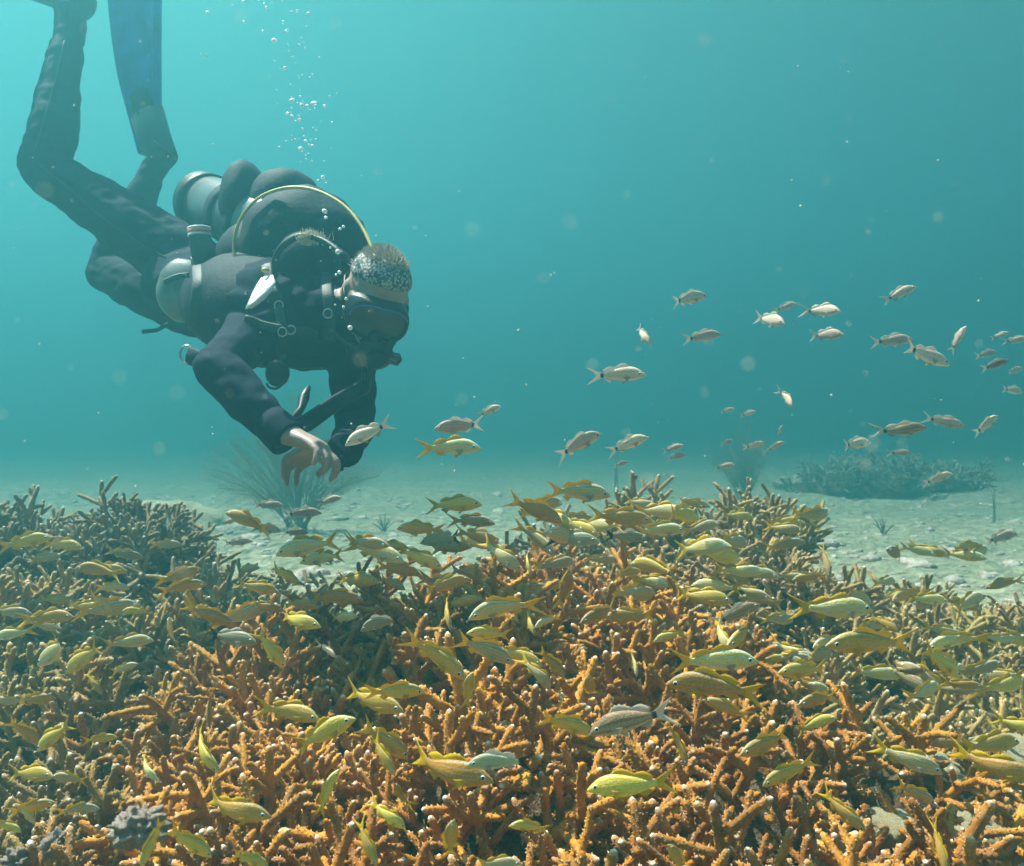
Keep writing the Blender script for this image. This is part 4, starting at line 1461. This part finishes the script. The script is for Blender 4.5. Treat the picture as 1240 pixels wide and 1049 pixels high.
# the inflated wing: several bulging cells
def cell(px, py, d, rx, ry, rz, seed, mat='nylon', name='air_cell'):
    c = P(px, py, d)
    g = G().ball(c, (rx, rz, ry), (CR, CF, CU), 36, 22)
    for i, v in enumerate(g.v):
        dv = v - c
        k = 1 + .07 * noise.noise(dv * 14 + Vector((seed, 0, 0))) + .025 * noise.noise(dv * 40 + Vector((seed, 3, 0)))
        g.v[i] = c + dv * k
    return spart(name, g, mat)


cell(297, 244, 2.62, .072, .115, .11, 1)
cell(345, 246, 2.58, .105, .10, .11, 2)
cell(366, 300, 2.42, .175, .165, .13, 3)
cell(318, 318, 2.48, .13, .12, .12, 4)
cell(372, 322, 2.28, .085, .09, .07, 5, name='shoulder_pad')
vc = P(322, 372, 2.44)
vg = G().ball(vc, (.20, .155, .30), (across, dorsal, spine), 64, 40)
for i_, v_ in enumerate(vg.v):
    dv0 = v_ - vc
    fold_ = .030 * noise.noise(dv0 * 9) + .028 * abs(noise.noise(Vector((dv0.dot(spine) * 30, dv0.dot(across) * 8, dv0.dot(dorsal) * 8)))) + .008 * noise.noise(dv0 * 60)
    vg.v[i_] = vc + dv0 * (1 + fold_)
spart('vest', vg, 'nylon')
# hip pocket, grey and shiny
pk = cell(222, 352, 2.50, .075, .088, .05, 8, 'pocket', 'hip_pocket')
spart('piping', G().tube(spline([tuple(p) for p in Q((232, 312, 2.45), (236, 335, 2.43), (233, 365, 2.44), (228, 388, 2.47))], 5), .005, 6), 'rubber', pk)
# yellow hose arching over the wing
spart('yellow_hose', G().tube(spline([tuple(p) for p in Q((288, 322, 2.33), (283, 300, 2.34), (290, 268, 2.34), (312, 241, 2.33), (345, 228, 2.31), (380, 230, 2.28), (415, 248, 2.24), (438, 275, 2.2), (452, 304, 2.16))], 6), .0046, 8), 'yellow_hose')
# pale edged black hose across the shoulder with a frayed tuft
spart('shoulder_hose', G().tube(spline([tuple(p) for p in Q((333, 335, 2.20), (334, 312, 2.20), (345, 296, 2.19), (365, 286, 2.18), (392, 292, 2.16), (420, 312, 2.12))], 5), .0085, 8), 'rubber')
g = G()
rnd = random.Random(9)
for i in range(260):
    b = P(376 + rnd.gauss(0, 8), 292 + rnd.uniform(-4, 6), 2.17)
    dv = (CU * 1.0 + CR * rnd.uniform(-.6, .6) - CF * rnd.uniform(-.4, .5)).normalized()
    g.tube([b, b + dv * rnd.uniform(.008, .028)], [.0012, .0004], 3, cap=False)
spart('frayed_tuft', g, 'tuft')
# breathing hose from tank valve to regulator, gauge hose
spart('breathing_hose', G().tube(spline([tuple(p) for p in [tb + tax * .03, P(440, 330, 2.30), P(478, 395, 2.22), P(470, 425, 2.12), hp(-.075, .102, -.105)]], 6), .0095, 8), 'rubber')
spart('gauge_hose', G().tube(spline([tuple(p) for p in Q((400, 400, 2.15), (430, 425, 2.13), (447, 440, 2.14), (446, 470, 2.15), (440, 474, 2.16), (440, 446, 2.15))], 6), .0055, 8), 'rubber')
# torch canister with orange and white bands
cn = spart('canister', G().tube(Q((256, 322, 2.44), (246, 306, 2.44), (242, 288, 2.45), (241, 279, 2.45)), [.04, .034, .029, .026], 16, capk=.2), 'rubber')
cx0, cx1 = P(242, 288, 2.45), P(241, 277, 2.45)
cdir = (cx1 - cx0).normalized()
for k, mt_ in enumerate(('white_tag', 'orange_tag', 'white_tag')):
    c0 = cx0 + cdir * (.004 + .009 * k)
    spart('band', G().tube([c0, c0 + cdir * (.006 if k != 1 else .008)], [.0315, .0312], 18, capk=.02), mt_, cn)
# white folded tag on the vest
rows_ = [((316, 337), (331, 334)), ((311, 346), (334, 343)), ((306, 356), (329, 353)), ((302, 366), (319, 363)), ((298, 375), (304, 373))]
vs_, fs_ = [], []
for k_, (a_, b_) in enumerate(rows_):
    for m_ in range(5):
        t_ = m_ / 4
        dd_ = 2.13 - .022 * k_ + .012 * math.sin(t_ * 4.5 + k_ * .8)
        vs_.append(P(a_[0] + (b_[0] - a_[0]) * t_, a_[1] + (b_[1] - a_[1]) * t_, dd_))
for k_ in range(4):
    for m_ in range(4):
        fs_.append((k_ * 5 + m_, k_ * 5 + m_ + 1, k_ * 5 + m_ + 6, k_ * 5 + m_ + 5))
wt = spart('white_tag', G().add(vs_, fs_), 'white_tag')
wt.modifiers.new('solidify', 'SOLIDIFY').thickness = .003
spart('tag_clip', G().ball(P(321, 327, 2.13), (.010, .006, .006), (CR, CF, CU), 10, 6), 'yellow_hose')
spart('trim_weight', G().tube(Q((270, 349, 2.36), (281, 350, 2.34)), [(.008, .004)] * 2, 8, wide=CU), 'white_tag')
spart('strap_end', G().slab(Q((298, 352, 2.20), (299, 362, 2.20), (291, 374, 2.21), (289, 372, 2.21)), CF, .004), 'white_tag', smooth=False)
spart('buckle', G().tube(Q((258, 330, 2.38), (266, 322, 2.37), (274, 330, 2.36)), [(.014, .007)] * 3, 8, wide=CF), 'steel')
# strap stub with a ring behind the near elbow
dr = spart('elbow_strap', G().tube(Q((252, 440, 2.10), (238, 434, 2.12), (228, 430, 2.13)), [(.022, .008)] * 3, 8, wide=CU), 'nylon')
c = P(226, 429, 2.13)
spart('ring', G().tube([c + CR * (.016 * math.cos(a)) + CU * (.021 * math.sin(a)) for a in [i * math.pi / 8 for i in range(17)]], .003, 6, cap=False), 'steel', dr)
# chest gauge hanging below the vest, with a loop
gg = spart('gauge', G().ball(P(336, 452, 2.16), (.030, .022, .034), (CR, CF, CU), 16, 10).tube(Q((345, 432, 2.18), (338, 446, 2.17)), .014, 8), 'rubber')
c = P(332, 464, 2.15)
spart('loop', G().tube([c + CR * (.018 * math.cos(a)) - CU * (.014 * math.sin(a)) for a in [i * math.pi / 8 for i in range(9)]], .003, 6), 'rubber', gg)
# the double strap running from the far arm to the hands, and a clip
spart('harness_strap', G().tube(Q((444, 466, 2.12), (408, 487, 2.07), (372, 512, 2.02), (346, 522, 1.99)), [(.017, .005), (.019, .005), (.021, .006), (.019, .006)], 8, wide=CU), 'nylon')
spart('harness_strap', G().tube(Q((428, 480, 2.10), (398, 500, 2.06), (360, 522, 2.0)), [(.005, .003)] * 3, 8, wide=CU), 'steel')
spart('clip', G().tube(Q((374, 468, 2.12), (368, 482, 2.10), (364, 496, 2.08), (352, 512, 2.04)), [.005, .013, .009, .012], 8), 'rubber')
spart('webbing', G().tube(Q((412, 552, 1.99), (411, 570, 1.99)), [(.009, .003)] * 2, 8, wide=CR), 'nylon')
spart('waist_strap', G().tube(Q((205, 392, 2.52), (190, 400, 2.53), (172, 402, 2.54)), [(.006, .002)] * 3, 6, wide=CU), 'nylon')

from mathutils.bvhtree import BVHTree
dv_, df_ = [], []
for o_ in list(person.children) + list(scuba.children):
    if o_.name.split('.')[0] in ('body', 'vest', 'shoulder_pad', 'air_cell', 'hip_pocket'):
        base_ = len(dv_)
        org = PB if o_.parent == person else SB
        dv_ += [v.co + org for v in o_.data.vertices]
        df_ += [tuple(i + base_ for i in p_.vertices) for p_ in o_.data.polygons]
TREE = BVHTree.FromPolygons(dv_, df_)


def drape(pix, lift=.003, n=6):
    out = []
    for q in spline([tuple(map(float, p_)) for p_ in pix], n):
        tgt = P(q[0], q[1], 2.3)
        dr_ = (tgt - cam.location).normalized()
        hit = TREE.ray_cast(cam.location, dr_)
        if hit[0] is not None:
            out.append(hit[0] + hit[1].normalized() * lift * (1 if hit[1].dot(dr_) < 0 else -1))
    return out


def seam(pix, r=.0022, mat='seam', who=None):
    pts = drape(pix, .001)
    if len(pts) > 3:
        ppart('seam', G().tube(pts, r, 5), mat)


def strap(name, pix, w, mat='webbing_cloth', lift=.004):
    pts = drape(pix, lift)
    if len(pts) > 3:
        t_ = (pts[-1] - pts[0]).normalized()
        wd_ = t_.cross(CF).normalized()
        return spart(name, G().tube(pts, [(w, .0025)] * len(pts), 8, wide=wd_), mat)


M['seam'] = simple('suit_seam_tape', (0.012, 0.018, 0.026), 0.7, 0.3, 80, 0.1, 0.3)
M['webbing_cloth'] = simple('grey_webbing', (0.022, 0.028, 0.034), 0.6, 0.5, 300, 0.3, 0.3)
seam([(48, 200), (80, 225), (130, 268), (200, 312)])
seam([(40, 190), (52, 150), (66, 100), (78, 50)])
strap('shoulder_strap', [(322, 322), (330, 345), (338, 372), (342, 402), (340, 430)], .014)
strap('shoulder_strap', [(392, 330), (396, 352), (400, 380), (398, 410)], .014)
strap('chest_strap', [(296, 388), (320, 395), (350, 400), (385, 402)], .011)
strap('waist_belt', [(236, 300), (240, 330), (240, 362), (236, 392)], .016)
strap('pocket_flap', [(200, 342), (214, 336), (230, 334)], .008)
for q in ((338, 372), (342, 402), (398, 380), (352, 400)):
    c_ = drape([q, (q[0] + 1, q[1])], .007, 1)
    if c_:
        spart('metal_ring', G().tube([c_[0] + CR * (.011 * math.cos(a)) + CU * (.011 * math.sin(a)) for a in [i * math.pi / 6 for i in range(13)]], .002, 5, cap=False), 'steel')
for a_, b_, r_ in ((relb, rwr, .043), (lelb, lwr, .0405)):
    d_ = (b_ - a_).normalized()
    cf_ = ppart('cuff', G().tube([b_ - d_ * .03, b_ - d_ * .005, b_ + d_ * .030, b_ + d_ * .036, b_ + d_ * .036], [r_ * .98, r_ * 1.02, r_ * 1.04, r_ * 1.03, r_ * .80], 20, capk=0), 'neoprene')
kd = (rkn - rhip).normalized()

# ------------------------------------------------------------------ bubbles
BUB = [(322, 173, 13), (367, 289, 8), (397, 425, 13), (490, 438, 16), (438, 445, 10), (461, 448, 8), (470, 465, 6), (535, 450, 8), (558, 407, 6), (586, 394, 4), (378, 482, 9),
       (397, 493, 8), (425, 490, 6), (428, 508, 10), (398, 577, 5), (447, 577, 5), (455, 597, 8), (483, 617, 9), (434, 633, 12), (455, 658, 5), (434, 686, 4), (528, 752, 10),
       (507, 763, 6), (542, 775, 6), (692, 744, 4), (752, 998, 4), (40, 52, 10), (194, 93, 7), (273, 130, 5), (374, 133, 8), (467, 60, 9), (420, 48, 7), (395, 50, 6),
       (290, 35, 8), (280, 18, 6), (257, 5, 5), (192, 10, 8), (360, 90, 6), (357, 3, 6), (145, 22, 5), (432, 410, 5), (520, 515, 4), (410, 590, 4), (498, 590, 4),
       (535, 895, 13), (540, 922, 9), (600, 970, 8), (615, 960, 8)]
rnd = random.Random(31)
for i in range(60):
    t = rnd.random()
    BUB.append((440 + rnd.gauss(0, 55) - 60 * t * (rnd.random() < .6), 690 - 690 * t, rnd.uniform(2.5, 5)))
bme = [G().ball((0, 0, 0), (1, 1, z), nu=14, nv=9).mesh('bubble', 'bubble') for z in (.95, .75, .6)]
BUBS = []
for (bx, by, br) in BUB:
    o = obj('bubble', bme[rnd.randrange(3)])
    o.location = P(240 + bx * .286, by * .286, 2.12 + rnd.uniform(-.02, .12))
    s = br * .286 * .95 * 2.12 / F
    o.scale = (s, s, s)
    o.rotation_euler = (rnd.uniform(-.5, .5), rnd.uniform(-.5, .5), 0)
    BUBS.append((o, bx, by, br))
bb = {}
for t_ in BUBS:
    z_ = 'near the top edge' if t_[2] < 230 else ('in the main cluster' if t_[2] < 560 else ('below the main cluster' if t_[2] < 720 else 'close above the tank'))
    k_ = 'large' if t_[3] > 9 else ('small' if t_[3] > 5 else 'tiny')
    bb.setdefault(k_ + ' silvery air bubble ' + z_, []).append(t_)
for k_, its_ in bb.items():
    its_.sort(key=lambda q: q[2])
    for i_, t_ in enumerate(its_):
        tag(t_[0], k_ + (', ' + ORD[i_] + ' from top' if len(its_) > 1 else ' of the diver'), 'bubble', 'bubbles rising above the diver')
HB = []
for (bx, by, br) in ((409, 305, 3.2), (424, 397, 3.0), (419, 362, 2.0), (416, 372, 1.8), (411, 330, 2.4), (407, 333, 1.6), (400, 300, 1.4)):
    o = obj('bubble', bme[1])
    o.location = P(bx, by, 1.98)
    s = br * 1.98 / F
    o.scale = (s, s, s * 1.3)
    HB.append((o, by))
HB.sort(key=lambda q: q[1])
for i_, t_ in enumerate(HB):
    tag(t_[0], 'bright bubble beside the ear and cheek of the diver, ' + ORD[i_] + ' from top', 'bubble', 'bubbles at the divers head')

# drifting specks in the water
g = G()
rnd = random.Random(63)
fb = G().ball((0, 0, 0), 1, nu=6, nv=4)
for i in range(420):
    d = rnd.uniform(.8, 4.0) if i > 110 else rnd.uniform(.16, .55)
    c = P(rnd.uniform(-20, 1260), rnd.uniform(-10, 700), d)
    s = rnd.uniform(.0005, .0013) if i > 110 else rnd.uniform(.0002, .0005)
    g.add([c + Vector((v.x * rnd.uniform(.6, 1.4), v.y, v.z * rnd.uniform(.6, 1.4))) * s for v in fb.v], fb.f)
sn = obj('marine_snow', g.mesh('marine_snow', 'snow'))
tag(sn, 'tiny pale specks drifting through the water', 'particles', kind='stuff')
